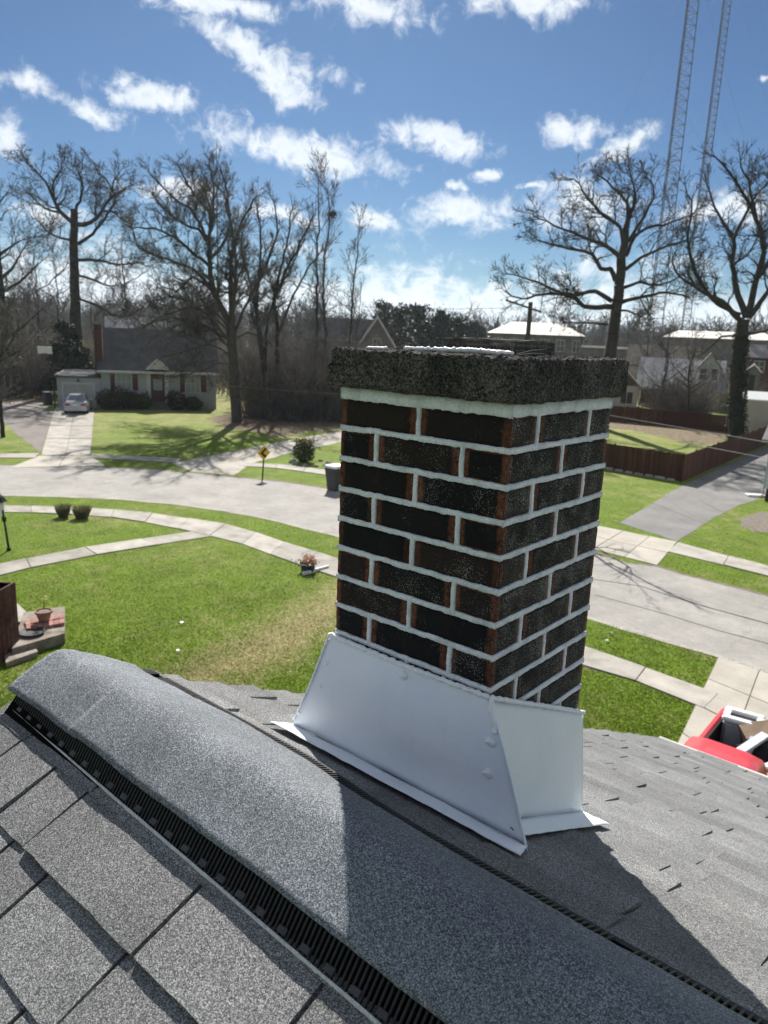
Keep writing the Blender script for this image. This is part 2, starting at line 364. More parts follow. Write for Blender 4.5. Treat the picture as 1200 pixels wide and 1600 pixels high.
STOOP = mk('stained_concrete', [(.13, .105, .085), (.24, .205, .17), (.31, .28, .24)], 3.5, .9, .5, 30, .01, fine=.25)
DIRT = mk('bare_soil', [(.12, .10, .08), (.24, .21, .17)], 6, .95, .6, 40, .02)
LEAFL = mk('leaf_litter', [(.07, .055, .035), (.16, .12, .075), (.27, .21, .13)], 3, .95, .8, 18, .04, fine=.4)
BARK = mk('grey_bark', [(.030, .025, .020), (.065, .056, .046)], 3, .95, .8, 14, .03, fine=.3)
BARKW = mk('pale_bark', [(.055, .048, .040), (.10, .088, .072)], 3, .95, .8, 14, .03, fine=.3)
TWIG = mk('brown_twigs', [(.066, .062, .058), (.115, .108, .100)], 1.5, .95, 0, fine=.0)
BRUSH = mk('dry_brush', [(.080, .070, .062), (.15, .132, .116), (.18, .15, .128)], .6, .95, 0, fine=.0)
def leafmat(name, cols, sc=2):
    m = mk(name, cols, sc, .6, 0, fine=.3, fscale=14, spec=.3); return m
IVY = leafmat('ivy_leaves', [(.012, .022, .008), (.03, .05, .015)])
PINE = leafmat('pine_needles', [(.010, .020, .010), (.028, .048, .020)], .8)
SHRUBM = leafmat('clipped_shrub', [(.03, .05, .012), (.07, .10, .02)], 3)
SHRUBO = leafmat('bronze_shrub_tips', [(.16, .12, .03), (.24, .17, .04)], 3)
SHRUBB = leafmat('brown_bushes', [(.035, .034, .018), (.10, .085, .04)], 1.5)
TUFTM = leafmat('dormant_tuft', [(.10, .10, .05), (.22, .20, .11)], 8)

def m_siding(name, c0, c1, pitch=.12):
    t = NT(name); p = t.pos(); z = t.n('ShaderNodeSeparateXYZ', {0: p}).outputs[2]
    fr = t.math('FRACT', t.math('DIVIDE', z, pitch))
    c = t.ramp(t.noise(p, 1.2, 5, .6), [(.3, c0), (.7, c1)])
    t.set(col=c, rough=.6, spec=.3, normal=t.bump(t.math('SUBTRACT', 1.0, fr), 1.0, .012)); return t.mat
SIDW = m_siding('white_siding', (.33, .34, .33), (.42, .42, .41))
SIDC = m_siding('cream_siding', (.46, .42, .36), (.54, .50, .43), .15)
SIDB = m_siding('bluish_white_siding', (.62, .65, .70), (.70, .72, .76))
def m_roofing(name, c0, c1):
    t = NT(name); p = t.pos(); v = t.vscale(p, (1, 1, 2.2))
    n = t.noise(p, 1.3, 5, .6); f = t.noise(p, 12, 4, .7)
    z = t.n('ShaderNodeSeparateXYZ', {0: p}).outputs[2]
    row = t.math('FRACT', t.math('DIVIDE', z, .095))
    c = t.ramp(n, [(.3, c0), (.7, c1)]); c = t.mul(c, t.mr(f, .3, .7, .75, 1.25)); c = t.mul(c, t.mr(row, 0, .25, .8, 1))
    t.set(col=c, rough=.9, spec=.2, normal=t.bump(row, .6, .02)); return t.mat
ROOFG = m_roofing('grey_roofing', (.060, .060, .066), (.105, .103, .11))
ROOFB = m_roofing('brown_roofing', (.08, .065, .05), (.15, .125, .10))
ROOFL = m_roofing('light_roofing', (.20, .20, .21), (.32, .32, .33))
ROOFM = mk('bright_metal_roof', [(.62, .58, .52), (.78, .74, .68)], .8, .5, .2, 10, .02, fine=.1)
BRK2 = mk('dark_red_brick', [(.06, .026, .022), (.11, .045, .035)], 5, .9, .5, 14, .01)
BRK3 = mk('grey_brown_masonry', [(.11, .10, .09), (.19, .175, .16)], 1.0, .9, .3, 8, .01)
REDP = mk('dull_red_paint', [(.085, .034, .030), (.12, .050, .043)], 3, .6)
WHP = mk('white_paint', [(.46, .46, .44), (.58, .58, .56)], 4, .5, fine=.1)
BLK = mk('black_paint', [(.012, .012, .012), (.02, .02, .02)], 4, .45)
DGLASS = NT('window_glass').set(col=(.03, .035, .04), rough=.08, spec=.8).mat
CURT = mk('window_curtain', [(.24, .25, .24), (.36, .36, .34)], 6, .7)
GDOOR = mk('garage_door_paint', [(.36, .34, .31), (.46, .44, .41)], 3, .6)
def m_fence():
    t = NT('stained_fence_board'); p = t.pos(); g = t.noise(t.vscale(p, (26, 26, 1.2)), 1, 4, .6)
    c = t.ramp(g, [(.3, (.060, .026, .018)), (.7, (.120, .052, .034))]); c = t.mul(c, t.mr(t.rnd(), 0, 1, .7, 1.3))
    t.set(col=c, rough=.85, spec=.2, normal=t.bump(g, .4, .004)); return t.mat
FENCE = m_fence()
STEEL = mk('galvanised_steel', [(.035, .037, .042), (.065, .065, .07)], 4, .6)
TOWR = mk('faded_red_steel', [(.28, .17, .14), (.40, .28, .24)], .3, .6)
POLE = mk('weathered_pole_wood', [(.05, .042, .034), (.10, .085, .07)], 4, .95, .4, 20, .01)
CABLE = mk('cable_black', [(.03, .03, .03), (.05, .05, .05)], 4, .6)
CABLEG = mk('cable_grey', [(.16, .16, .16), (.22, .22, .22)], 4, .4)
CARP = NT('silver_car_paint').set(col=(.42, .44, .47), rough=.28, metal=.55, coat=.6).mat
REDC = mk('faded_red_car_paint', [(.56, .035, .05), (.66, .06, .075)], 2, .38, fine=.05, spec=.5, coat=.35)
TYRE = mk('tyre_rubber', [(.014, .014, .014), (.022, .022, .022)], 6, .8)
RIM = NT('wheel_rim').set(col=(.45, .45, .46), rough=.35, metal=.8).mat
TAILR = NT('tail_lens').set(col=(.35, .012, .012), rough=.2).mat
BEDL = mk('black_bed_liner', [(.010, .010, .011), (.02, .02, .02)], 12, .8, .4, 60, .004)
PLAS = mk('white_plastic', [(.70, .70, .70), (.78, .78, .78)], 5, .4, fine=.05)
APPL = mk('dingy_enamel', [(.30, .31, .36), (.42, .43, .47)], 7, .45, fine=.1)
CARD = mk('brown_cardboard', [(.11, .075, .05), (.17, .12, .08)], 5, .85)
GUTT = mk('pale_blue_grey_metal', [(.50, .53, .60), (.62, .65, .70)], 12, .4, fine=.15)
BINM = mk('dark_grey_bin_plastic', [(.035, .036, .040), (.055, .056, .06)], 5, .55)
SIGNY = mk('yellow_sign_face', [(.70, .42, .015), (.78, .48, .02)], 6, .4, fine=.04)
TERRA = mk('terracotta', [(.22, .11, .08), (.34, .19, .14)], 8, .85)
PINKB = mk('pinkish_brick_paver', [(.26, .12, .10), (.40, .22, .19)], 6, .9, .4, 40, .006, var=.2)
FLWR = mk('pink_flowers', [(.60, .22, .20), (.72, .55, .35)], 25, .7)
FLWY = mk('yellow_flowers', [(.75, .68, .12), (.85, .80, .45)], 25, .7)
POTB = mk('dark_blue_pot', [(.02, .025, .04), (.035, .04, .06)], 5, .4)
PANEL = mk('weathered_maroon_boards', [(.055, .022, .020), (.11, .045, .038), (.15, .10, .09)], 3, .85, .4, 20, .006)
WIREM = mk('rusty_wire_mesh', [(.06, .055, .05), (.16, .15, .14)], 60, .6, metal=.3)

# ================================================================== SETTING: ground, road, walks
def sheet(name, pts, mat, z, rag=0.0, **kw):
    if rag:
        Q = []
        for a, b in zip(pts, list(pts[1:]) + [pts[0]]):
            n = max(1, int((b - a).length / .35))
            for i in range(n):
                q = a.lerp(b, i / n); Q.append(q + Vector((mn.noise((q.x * 1.1, q.y * 1.1, 1)) + .6 * mn.noise((q.x * 4, q.y * 4, 1)), mn.noise((q.x * 1.1, q.y * 1.1, 9)) + .6 * mn.noise((q.x * 4, q.y * 4, 9)), 0)) * rag)
        pts = Q
    bm = bmesh.new(); vs = [bm.verts.new((p[0], p[1], z)) for p in pts]; f = bm.faces.new(vs)
    if f.normal.z < 0: f.normal_flip()
    f.normal_update()
    if f.normal.z < 0: f.normal_flip()
    bmesh.ops.triangulate(bm, faces=bm.faces[:]); me = bpy.data.meshes.new(name); bm.to_mesh(me); bm.free(); me.materials.append(mat)
    return put(name, me, **kw)
def Gs(pts, z=0.0): return [G(x, y, z) for x, y in pts]
POLYS = []                                            # footprints on which no grass grows
def paved(name, px, mat, z, **kw):
    p = Gs(px); POLYS.append([(q.x, q.y) for q in p]); return sheet(name, p, mat, z, **kw)

R_ = 3000
put('ground', mesh_of('ground', [(-R_, -R_, 0), (R_, -R_, 0), (R_, R_, 0), (-R_, R_, 0)], [(0, 1, 2, 3)], LAWN), kind='structure')
road_far = [(-90, 729), (0, 727), (100, 728), (250, 734), (360, 745), (447, 753), (511, 763), (620, 781), (750, 808), (880, 848), (977, 879), (1027, 885), (1070, 898), (1200, 931), (1380, 978), (1600, 1040)]
road_near = [(1600, 1165), (1380, 1100), (1200, 1049), (1116, 1024), (1082, 1014), (1015, 994), (924, 967), (820, 935), (700, 893), (600, 860), (524, 837), (460, 821), (405, 808), (350, 798), (292, 790), (189, 780), (90, 776), (0, 774), (-110, 774)]
paved('road', road_far + road_near, ROAD, .006, rag=.06, kind='structure')
# soil showing along the edge of the carriageway
def strip(name, px, w, mat, z, jit=.12, **kw):
    P = Gs(px); Q = []
    for a, b in zip(P, P[1:]):
        n = max(1, int((b - a).length / .5))
        for i in range(n): Q.append(a.lerp(b, i / n))
    Q.append(P[-1]); mb = MB(); vs = []; fs = []
    for i, q in enumerate(Q):
        t = (Q[min(i + 1, len(Q) - 1)] - Q[max(i - 1, 0)]).normalized(); nrm = Vector((-t.y, t.x, 0))
        for sgn in (-1, 1): vs.append(q + nrm * sgn * w * .5 * (1 + random.uniform(-jit, jit) * 3) + Vector((0, 0, z)))
    for i in range(len(Q) - 1): fs.append((2 * i, 2 * i + 1, 2 * i + 3, 2 * i + 2))
    mb.add(vs, fs); return mb.build(name, mat, None, **kw)
strip('road_edge', road_far, .22, DIRT, .010, kind='structure')
strip('road_edge', road_near, .22, CONC, .010, kind='structure')
strip('tar_seam', [(924, 905), (1000, 916), (1090, 945), (1200, 975), (1330, 1010)], .05, BLK, .011, .05, kind='structure')
strip('tar_seam', [(930, 930), (1040, 960), (1120, 985), (1200, 1006), (1330, 1040)], .03, BLK, .011, .05, kind='structure')

def walk(name, up, lo, mat, step=1.5, parent_label=None):
    """a walk of single concrete slabs between two edges given from one end to the other"""
    U = Gs(up); L = Gs(lo)
    POLYS.append([(q.x, q.y) for q in U] + [(q.x, q.y) for q in reversed(L)])
    base = sheet(name, U + L[::-1], DIRT, .004, kind='structure')
    def at(P, t):
        ls = [(b - a).length for a, b in zip(P, P[1:])]; T = sum(ls) * t
        for i, l in enumerate(ls):
            if T <= l or i == len(ls) - 1: return P[i].lerp(P[i + 1], min(1, T / l))
            T -= l
    n = max(1, int(sum((b - a).length for a, b in zip(U, U[1:])) / step))
    for i in range(n):
        g = .012; a, b = i / n, (i + 1) / n; e = g / step
        q = [at(U, a + e / n), at(U, b - e / n), at(L, b - e / n), at(L, a + e / n)]
        z = .03 + random.uniform(-.008, .010); tl = random.uniform(-.006, .006)
        m = MB().prism([(p.x, p.y, -.02) for p in q], (0, 0, z + .02)); m.v[4] = (*m.v[4][:2], z + tl); m.v[5] = (*m.v[5][:2], z - tl)
        m.build('slab', mat, base)
    return base
walk('sidewalk', [(-90, 789), (0, 790), (148, 794), (252, 804), (351, 819), (420, 838), (463, 855), (524, 871), (640, 912), (760, 955), (915, 1012), (981, 1034), (1052, 1061), (1122, 1086)],
     [(-90, 801), (0, 800), (100, 803), (194, 810), (301, 831), (378, 850), (418, 865), (459, 880), (513, 898), (630, 938), (760, 988), (914, 1043), (981, 1061), (1042, 1080), (1100, 1108)], CONC, 1.55)
walk('garden_path', [(-60, 895), (0, 882), (100, 861), (200, 846), (301, 831)], [(-60, 915), (0, 898), (100, 876), (200, 859), (333, 838)], CONC, 1.5)
walk('far_sidewalk', [(-60, 709), (5, 709), (62, 709)], [(-60, 716), (5, 716), (54, 716)], CONC2, 1.6)
walk('far_sidewalk', [(142, 710), (220, 714), (285, 717)], [(142, 716), (220, 720), (278, 723)], CONC, 1.6)
walk('far_sidewalk', [(385, 724), (440, 726), (480, 731), (540, 739), (640, 760)], [(380, 729), (435, 732), (478, 738), (540, 747), (640, 770)], CONC, 1.6)
walk('corner_sidewalk', [(1059, 848), (1110, 862), (1200, 885), (1330, 920)], [(1042, 862), (1100, 876), (1200, 900), (1330, 938)], CONC, 1.5)
paved('gravel_parking', [(86, 644), (66, 704), (60, 706), (40, 690), (12, 664), (-20, 650), (0, 630), (60, 626)], GRAVEL, .005, rag=.3, kind='structure')
def slabs(name, corners, nu, nv, mat, z=.02, kind='structure'):
    """a pad of concrete cast in nu by nv bays; corners run round the pad"""
    a, b, c, d = Gs(corners); POLYS.append([(q.x, q.y) for q in (a, b, c, d)])
    base = sheet(name, [a, b, c, d], DIRT, .0045, kind=kind)
    for i in range(nu):
        for j in range(nv):
            e = .012
            def pt(u, v): return a.lerp(b, u).lerp(d.lerp(c, u), v)
            q = [pt((i + e) / nu, (j + e) / nv), pt((i + 1 - e) / nu, (j + e) / nv), pt((i + 1 - e) / nu, (j + 1 - e) / nv), pt((i + e) / nu, (j + 1 - e) / nv)]
            MB().prism([(p.x, p.y, -.02) for p in q], (0, 0, z + .02 + random.uniform(-.004, .006))).build('slab', mat, base)
    return base
slabs('house_driveway', [(86, 636), (148, 636), (141, 712), (64, 712)], 2, 4, CONC, .018)
slabs('driveway_apron', [(62, 712.5), (141, 712.5), (166, 729), (14, 731)], 2, 1, CONC2, .02)
paved('side_drive', [(268, 724), (300, 718), (360, 706), (430, 692), (530, 674), (700, 650), (700, 668), (530, 691), (455, 708), (395, 724), (366, 743), (300, 737)], CONC2, .009, rag=.12, kind='structure')
paved('asphalt_driveway', [(1069, 757), (968, 817), (1058, 846), (1090, 826), (1113, 811), (1157, 789), (1180, 782), (1260, 745), (1330, 700), (1300, 668), (1226, 687)], DRIVE, .009, rag=.07, kind='structure')
slabs('corner_apron', [(935, 822), (1058, 847), (1027, 884), (880, 847)], 3, 2, CONC2, .022)
slabs('front_driveway', [(1122, 1028), (1330, 1095), (1290, 1420), (1040, 1200)], 3, 4, CONC2, .024)
paved('soil_patch', [(1152, 812), (1170, 803), (1200, 800), (1240, 806), (1250, 824), (1215, 834), (1175, 830), (1158, 822)], DIRT, .007, rag=.25, kind='structure')
sheet('leaf_litter_ground', Gs([(-40, 600), (60, 590), (90, 600), (86, 628), (40, 632), (-40, 640)]), LEAFL, .003, .9, kind='structure')
sheet('leaf_litter_ground', Gs([(380, 640), (540, 628), (620, 632), (540, 668), (440, 682), (350, 668), (320, 655)]), LEAFL, .003, .9, kind='structure')
sheet('leaf_litter_ground', Gs([(955, 650), (1040, 648), (1135, 664), (1140, 684), (1110, 696), (1060, 688), (990, 672), (930, 668)]), LEAFL, .003, .9, kind='structure')

# ================================================================== OWN HOUSE
ZO = H - 0.132883
S_ = .455; YR = -.42; ZR = ZO - .6339; XE = -.885; XR = 9.0; YN = 3.87; YS = -4.71
NRM = math.hypot(1, S_)
def zN(y): return ZR - S_ * (y - YR)
def zS(y): return ZR - S_ * (YR - y)
house = thing('house', (0, 0, 0), 'nearest house with grey shingle roof, ridge vent and dark brick chimney in the foreground', 'house')
wl = MB(); wl.prism([(XE + .12, YN - .3, 0), (XE + .12, YN - .3, zN(YN) - .02), (XE + .12, YR, ZR - .1), (XE + .12, YS + .3, zS(YS) - .02), (XE + .12, YS + .3, 0)], (XR - XE - .3, 0, 0))
wl.build('wall', SIDW, house)
dk = MB()
dk.prism([(XE, YR, ZR - .006), (XE, YN, zN(YN) - .006), (XE, YN, zN(YN) - .10), (XE, YR, ZR - .10), (XE, YS, zS(YS) - .10), (XE, YS, zS(YS) - .006)], (XR - XE, 0, 0))
roof = dk.build('roof', SH, house)
ew = MB(); ew.box(((XE + XR) / 2, YN + .012, zN(YN) - .012), (XR - XE, .02, .035)); ew.build('drip_edge', WHP, house)

EXN, EXS = .125, .118
def shingle_mesh(w, h, seed, ex, hi=True):
    rn = random.Random(seed); n = max(2, int(w / .035)) if hi else 1; L = ex * NRM + .028
    vs = []; fs = []
    for i in range(n + 1):
        x = w * i / n; j = rn.uniform(-.0016, .0016) if hi else 0
        vs += [(x, j, -.005), (x, j, h + (rn.uniform(-.0007, .0007) if hi else 0)), (x, L, .0012)]
    for i in range(n):
        a = 3 * i; fs += [(a, a + 3, a + 4, a + 1), (a + 1, a + 4, a + 5, a + 2)]
    b = 3 * n; fs += [(0, 1, 2), (b, b + 2, b + 1)]
    return vs, fs
WID = [.10, .13, .17, .21, .26, .32]
LIBN = {}; LIBS = {}
for ex, lib in ((EXN, LIBN), (EXS, LIBS)):
    for i, w in enumerate(WID):
        for j, h in enumerate((.005, .0125)):
            v, f = shingle_mesh(w, h, i * 7 + j, ex); lib[i, j] = mesh_of('shingle', v, f, SH)
XN = Matrix(((-1, 0, 0, 0), (0, -1 / NRM, S_ / NRM, 0), (0, S_ / NRM, 1 / NRM, 0), (0, 0, 0, 1)))
XS = Matrix(((1, 0, 0, 0), (0, 1 / NRM, -S_ / NRM, 0), (0, S_ / NRM, 1 / NRM, 0), (0, 0, 0, 1)))
rest_v = []; rest_f = []; rest_n = 0
def rest_add(vs, fs, m):
    global rest_n
    rest_v.extend([tuple(m @ Vector(v)) for v in vs]); rest_f.extend([tuple(i + rest_n for i in f) for f in fs]); rest_n += len(vs)
rs = random.Random(11)
# north slope, seen past the chimney: pieces laid from the rake towards +x
rows = int((YN + .02 - (YR + .10)) / EXN)
for k in range(rows + 1):
    y = YN + .02 - k * EXN; x = XE + .005 + rs.uniform(-.012, .012); first = True
    while x < 5.5:
        i = rs.choices(range(6), (1, 2, 3, 4, 4, 4))[0]; w = WID[i]; j = 1 if rs.random() < .42 else 0
        m = XN.copy(); m.translation = (x + w, y, zN(y))
        if x < .72 or False:
            put('shingle', LIBN[i, j], roof, m)
        else:
            v, f = shingle_mesh(w, (.005, .0125)[j], 0, EXN, False); rest_add(v, f, m)
        x += w + (rs.uniform(.004, .010) * (.6 if y < 1.2 else 1) if rs.random() < .50 else .0006)
# south slope under the photographer
FIX = {1: [-.885, -.74, -.598, -.48, -.135, .13, .30, .48], 2: [-.885, -.80, -.66, -.516, -.393, -.153, .07, .24, .43], 3: [-.885, -.70, -.56, -.35, -.22, .02, .2, .42]}
for k in range(int((YR - .1 - YS) / EXS)):
    y = -.572 - k * EXS
    if k in FIX: xs = FIX[k] + [FIX[k][-1] + .2]
    else:
        xs = [XE + .003]
        while xs[-1] < .4: xs.append(xs[-1] + rs.choice([.12, .15, .2, .26, .33]))
    xs = [xs[0] + rs.uniform(-.008, .008)] + xs[1:]
    hj = rs.random()
    for a, b in zip(xs, xs[1:]):
        w = b - a - (.0085 if k in FIX else .006)
        m = XS.copy(); m.translation = (a, y, zS(y))
        if k <= 6: v, f = shingle_mesh(w, (.005 if k == 0 else rs.choice((.008, .012, .014))), rs.randint(0, 999), EXS); put('shingle', mesh_of('shingle', v, f, SH), roof, m)
        else: v, f = shingle_mesh(w, .006, 0, EXS, False); rest_add(v, f, m)
    x = xs[-1]
    while x < 3.0:
        w = rs.choice(WID[2:]); v, f = shingle_mesh(w, rs.choice((.005, .0125)), 0, EXS, False)
        m = XS.copy(); m.translation = (x, y, zS(y)); rest_add(v, f, m); x += w + .003
put('remaining_shingles', mesh_of('remaining_shingles', rest_v, rest_f, SH), roof, kind='stuff')

# ridge vent: slats, lip, nail tabs, black sheet for the shade within
def sst(a, b, x): t = min(1, max(0, (x - a) / (b - a))); return t * t * (3 - 2 * t)
def hfar(x): return .130 + .065 * sst(.05, -.35, x)
def wav(x, k=0.0): return .0022 * math.sin(x * 11 + 1 + k) + .0014 * math.sin(x * 27 + 2.2 + k) + .003 * mn.noise((x * 7, k, .5))
def capz(x, dy): return ZR + .035 - .60 * (math.sqrt(dy * dy + .035 ** 2) - .035) + wav(x, 0) * (.6 + 2 * abs(dy)) + .0025 * mn.noise((x * 7, dy * 12, 3))
def lipn(x): return -.567 - .024 * x
def capn(x): return -.123 - .010 * x + wav(x, 2.0) * .5
vb = MB()
for sg in (-1, 1):
    n = 60; vs = []; fs = []
    for i in range(n + 1):
        x = XE + .02 + (5.5 - XE) * (i / n) ** 1.5; e = (-.125 if sg < 0 else hfar(x)); y0 = YR + e * .86; y1 = YR + e + sg * (.014 if sg < 0 else .030 + .016 * sst(-.35, .1, x))
        vs += [(x, y0, capz(x, e * .86) - .010), (x, y1, ZR - S_ * abs(y1 - YR) + (.0035 if sg < 0 else .014))]
    for i in range(n): fs.append((2 * i, 2 * i + 1, 2 * i + 3, 2 * i + 2) if sg > 0 else (2 * i, 2 * i + 2, 2 * i + 3, 2 * i + 1))
    vb.add(vs, fs)
vent = vb.build('ridge_vent', SHADEBLK, house)  # black sheet behind the slats, painted shade under the cap
slat = MB().box((0, 0, .5), (1, 1, 1)).mesh('vent_slat', VENT)
sv = []; 
def add_slat(x, sg, target):
    e = capn(x) if sg < 0 else hfar(x)
    yo = (lipn(x) - YR + .004) if sg < 0 else e + .030 + .016 * sst(-.35, .1, x)
    a = Vector((x, YR + yo, ZR - S_ * abs(yo) + (.006 if sg < 0 else .0235))); b = Vector((x, YR + e * .90, capz(x, e * .90) - .004)) if sg < 0 else Vector((x, YR + e - .012, capz(x, e - .012) - .005))
    d = b - a; L = d.length; fr = frame(a, (1, 0, 0), d)
    m = fr @ Matrix.Diagonal((.0034, .005, L, 1))
    if target is None: put('vent_slat', slat, vent, m)
    else: target.box((0, 0, 0), (.001, .001, .001)); bb = len(target.v) - 8; target.v[bb:] = [tuple(m @ Vector((i * .5, j * .5, .5 + k * .5))) for k in (-1, 1) for j in (-1, 1) for i in (-1, 1)]
more = MB(); x = XE + .03
while x < 2.6:
    add_slat(x, -1, None if x < .30 else more); x += .0088
x = XE + .02
while x < 2.6:
    gap = abs((x - .385) % 1.22) < .03
    if not gap: add_slat(x, 1, None if x < .62 else more)
    x += .0098
more.build('remaining_vent_slats', VENT, vent, kind='stuff')
lip = MB()
for sg, mi in ((-1, 0), (1, 1)):
    pts = [Vector((x, (lipn(x) if sg < 0 else YR + hfar(x) + .034 + .016 * sst(-.35, .1, x)), 0)) for x in np.arange(XE + .02, 5.5, .03)]
    for p in pts: p.z = ZR - S_ * abs(p.y - YR) + (.009 if sg < 0 else .0235) + .001 * mn.noise((p.x * 14, sg, 1))
    vs = []; fs = []
    for p in pts:
        w = .0011 if sg < 0 else .006
        dd = .008 if sg < 0 else .022
        vs += [p + Vector((0, -w, -dd)), p + Vector((0, -w, .001)), p + Vector((0, w, .001 - (0 if sg < 0 else .003))), p + Vector((0, w, -dd))]
    for i in range(len(pts) - 1):
        for j in range(3): fs.append((4 * i + j, 4 * i + 4 + j, 4 * i + 5 + j, 4 * i + 1 + j))
    lip.add(vs, fs, mi)
lip.build('vent_lip', [VENTLIP, VENT], vent)
tabm = MB().cbox((0, 0, 0), (.017, .010, .004), b=.001).mesh('nail_tab', NAILTAB)
for i in range(26):
    x = XE + .06 + i * .0475
    if x > .34: break
    y = lipn(x) + .007
    put('nail_tab', tabm, vent, frame((x, y, ZR - S_ * abs(y - YR) + .0135), (1, 0, 0), (0, -.75, 1)))
# rounded ridge cap in overlapping lengths
def cap_piece(x0, x1, lift):
    nx = int((x1 - x0) / .012); ny = 26; vs = []; fs = []
    for i in range(nx + 1):
        x = x0 + (x1 - x0) * i / nx
        e0, e1 = capn(x), hfar(x) + wav(x, 4) * .6
        for j in range(ny + 1):
            dy = e0 + (e1 - e0) * j / ny; xx = x
            if i in (0, nx): xx += .004 * mn.noise((dy * 40, x0, 2))
            vs.append((xx, YR + dy + (.0015 * mn.noise((x * 60, j, 1)) if j in (0, ny) else 0), capz(x, dy) + lift + .0006 * mn.noise((x * 90, dy * 90, 0))))
    for i in range(nx):
        for j in range(ny): a = i * (ny + 1) + j; fs.append((a, a + ny + 1, a + ny + 2, a + 1))
    o = put('ridge_cap', mesh_of('ridge_cap', vs, fs, SHC, True), house)
    md = o.modifiers.new('thick', 'SOLIDIFY'); md.thickness = .0055; md.offset = -1
    return o
cap_piece(XE - .012, -.60, .0); cap_piece(-.63, .96, .0035); cap_piece(.93, 2.5, .007); cap_piece(2.47, 5.5, .0105)

# ---------------------------------------------------------------- chimney
CW = .418; BL, BW, BH, JT = .203, .095, .055, .012; CR = .067
NROW = 13
cz = lambda r: ZO + r
core = MB().box((-CW / 2, CW / 2, cz(-.50)), (CW - .03, CW - .03, 1.08))
chim = core.build('chimney', CORE, house, label='square chimney of dark flashed bricks with white mortar and rough concrete crown')
def brick_mesh(seed):
    bm = bmesh.new(); bmesh.ops.create_cube(bm, size=1); rn = random.Random(seed)
    bmesh.ops.scale(bm, vec=(BL, BW, BH), verts=bm.verts)
    bmesh.ops.bevel(bm, geom=bm.edges[:], offset=.0028, segments=2, affect='EDGES')
    bmesh.ops.subdivide_edges(bm, edges=[e for e in bm.edges if e.calc_length() > .04], cuts=5, use_grid_fill=True)
    for v in bm.verts:
        q = v.co * 45 + Vector((seed * 9.1, 0, 0)); v.co += v.normal * (.0011 * mn.noise(q) + .0006 * mn.noise(q * 3.1))
    me = bpy.data.meshes.new('brick'); bm.to_mesh(me); bm.free(); me.materials.append(BRICK)
    me.polygons.foreach_set('use_smooth', np.ones(len(me.polygons), bool)); return me
BM = [brick_mesh(i) for i in range(6)]
rb = random.Random(5)
for k in range(NROW):
    zc = cz(-.067 * k - BH / 2); spots = []
    h = BL / 2; g = BW / 2
    if k % 2 == 0:
        for y in (g, CW - g): spots += [(-CW + h, y, 0), (-h, y, 0)]
        for x in (-CW + g, -g): spots += [(x, CW / 2, 1)]
    else:
        for x in (-CW + g, -g): spots += [(x, h, 1), (x, CW - h, 1)]
        for y in (g, CW - g): spots += [(-CW / 2, y, 0)]
    for (x, y, rot) in spots:
        m = Matrix.Translation((x, y, zc + rb.uniform(-.0008, .0008))) @ Matrix.Rotation((math.pi / 2 if rot else 0) + rb.choice((0, math.pi)) + rb.uniform(-.004, .004), 4, 'Z') @ Matrix.Rotation(rb.uniform(-.006, .006), 4, 'Y')
        m.translation += Vector((rb.uniform(-.0008, .0008), rb.uniform(-.0008, .0008), 0))
        put('brick', rb.choice(BM), chim, m)
# mortar joints: ragged, slightly proud of the bricks
FACES = [((-CW, 0), (1, 0), (0, -1)), ((0, 0), (0, 1), (1, 0)), ((0, CW), (-1, 0), (0, 1)), ((-CW, CW), (0, -1), (-1, 0))]
mo = MB()
def joint(o, u, nrm, a, b, vertical, hw, seed, rag=.0022):
    """ribbon of mortar; o corner, u along the face; a, b = (s, z) end points on the face"""
    L = math.hypot(b[0] - a[0], b[1] - a[1]); n = max(3, int(L / .0042)); vs = []; fs = []
    for i in range(n + 1):
        t = i / n; s = a[0] + (b[0] - a[0]) * t; z = a[1] + (b[1] - a[1]) * t; q = t * L
        dr = .0016 * mn.noise((q * 26, seed, 7.7)); pr = .0006 + .0010 * mn.noise((q * 50, seed, 2)) + .0006 * mn.noise((q * 190, seed, 9))
        h1 = hw + rag * mn.noise((q * 55, seed, 3.3)) + rag * .8 * mn.noise((q * 170, seed, 5)); h2 = hw + rag * mn.noise((q * 55, seed, 13.3)) + rag * .8 * mn.noise((q * 170, seed, 15))
        for off, dp in ((h1, -.004), (h1 * .8, pr), (dr * .3, pr + .0008 * mn.noise((q * 90, seed, 21))), (-h2 * .8, pr), (-h2, -.004)):
            ss, zz = (s + off + dr, z) if vertical else (s, z + off + dr)
            vs.append((o[0] + u[0] * ss + nrm[0] * dp, o[1] + u[1] * ss + nrm[1] * dp, zz))
    for i in range(n):
        for j in range(4): fs.append((5 * i + j, 5 * i + 5 + j, 5 * i + 6 + j, 5 * i + 1 + j))
    mo.add(vs, fs)
sd = 0
for fi, (o, u, nr) in enumerate(FACES):
    for k in range(NROW):
        sd += 1; zt = cz(-.067 * k); zj = zt - BH - JT / 2
        joint(o, u, nr, (-.0015, zj), (CW + .0015, zj), False, .0063, sd)
        head = [BL + JT / 2] if (k + fi) % 2 == 0 else [BW + JT / 2, CW - BW - JT / 2]
        for s in head: sd += 1; joint(o, u, nr, (s, zt - BH - .004), (s, zt + .003), True, .0056, sd, .0015)
    sd += 1; joint(o, u, nr, (-.003, cz(.0115)), (CW + .003, cz(.0115)), False, .0135, sd, .0028)
mo.build('mortar', MORTAR, chim, smooth=True)

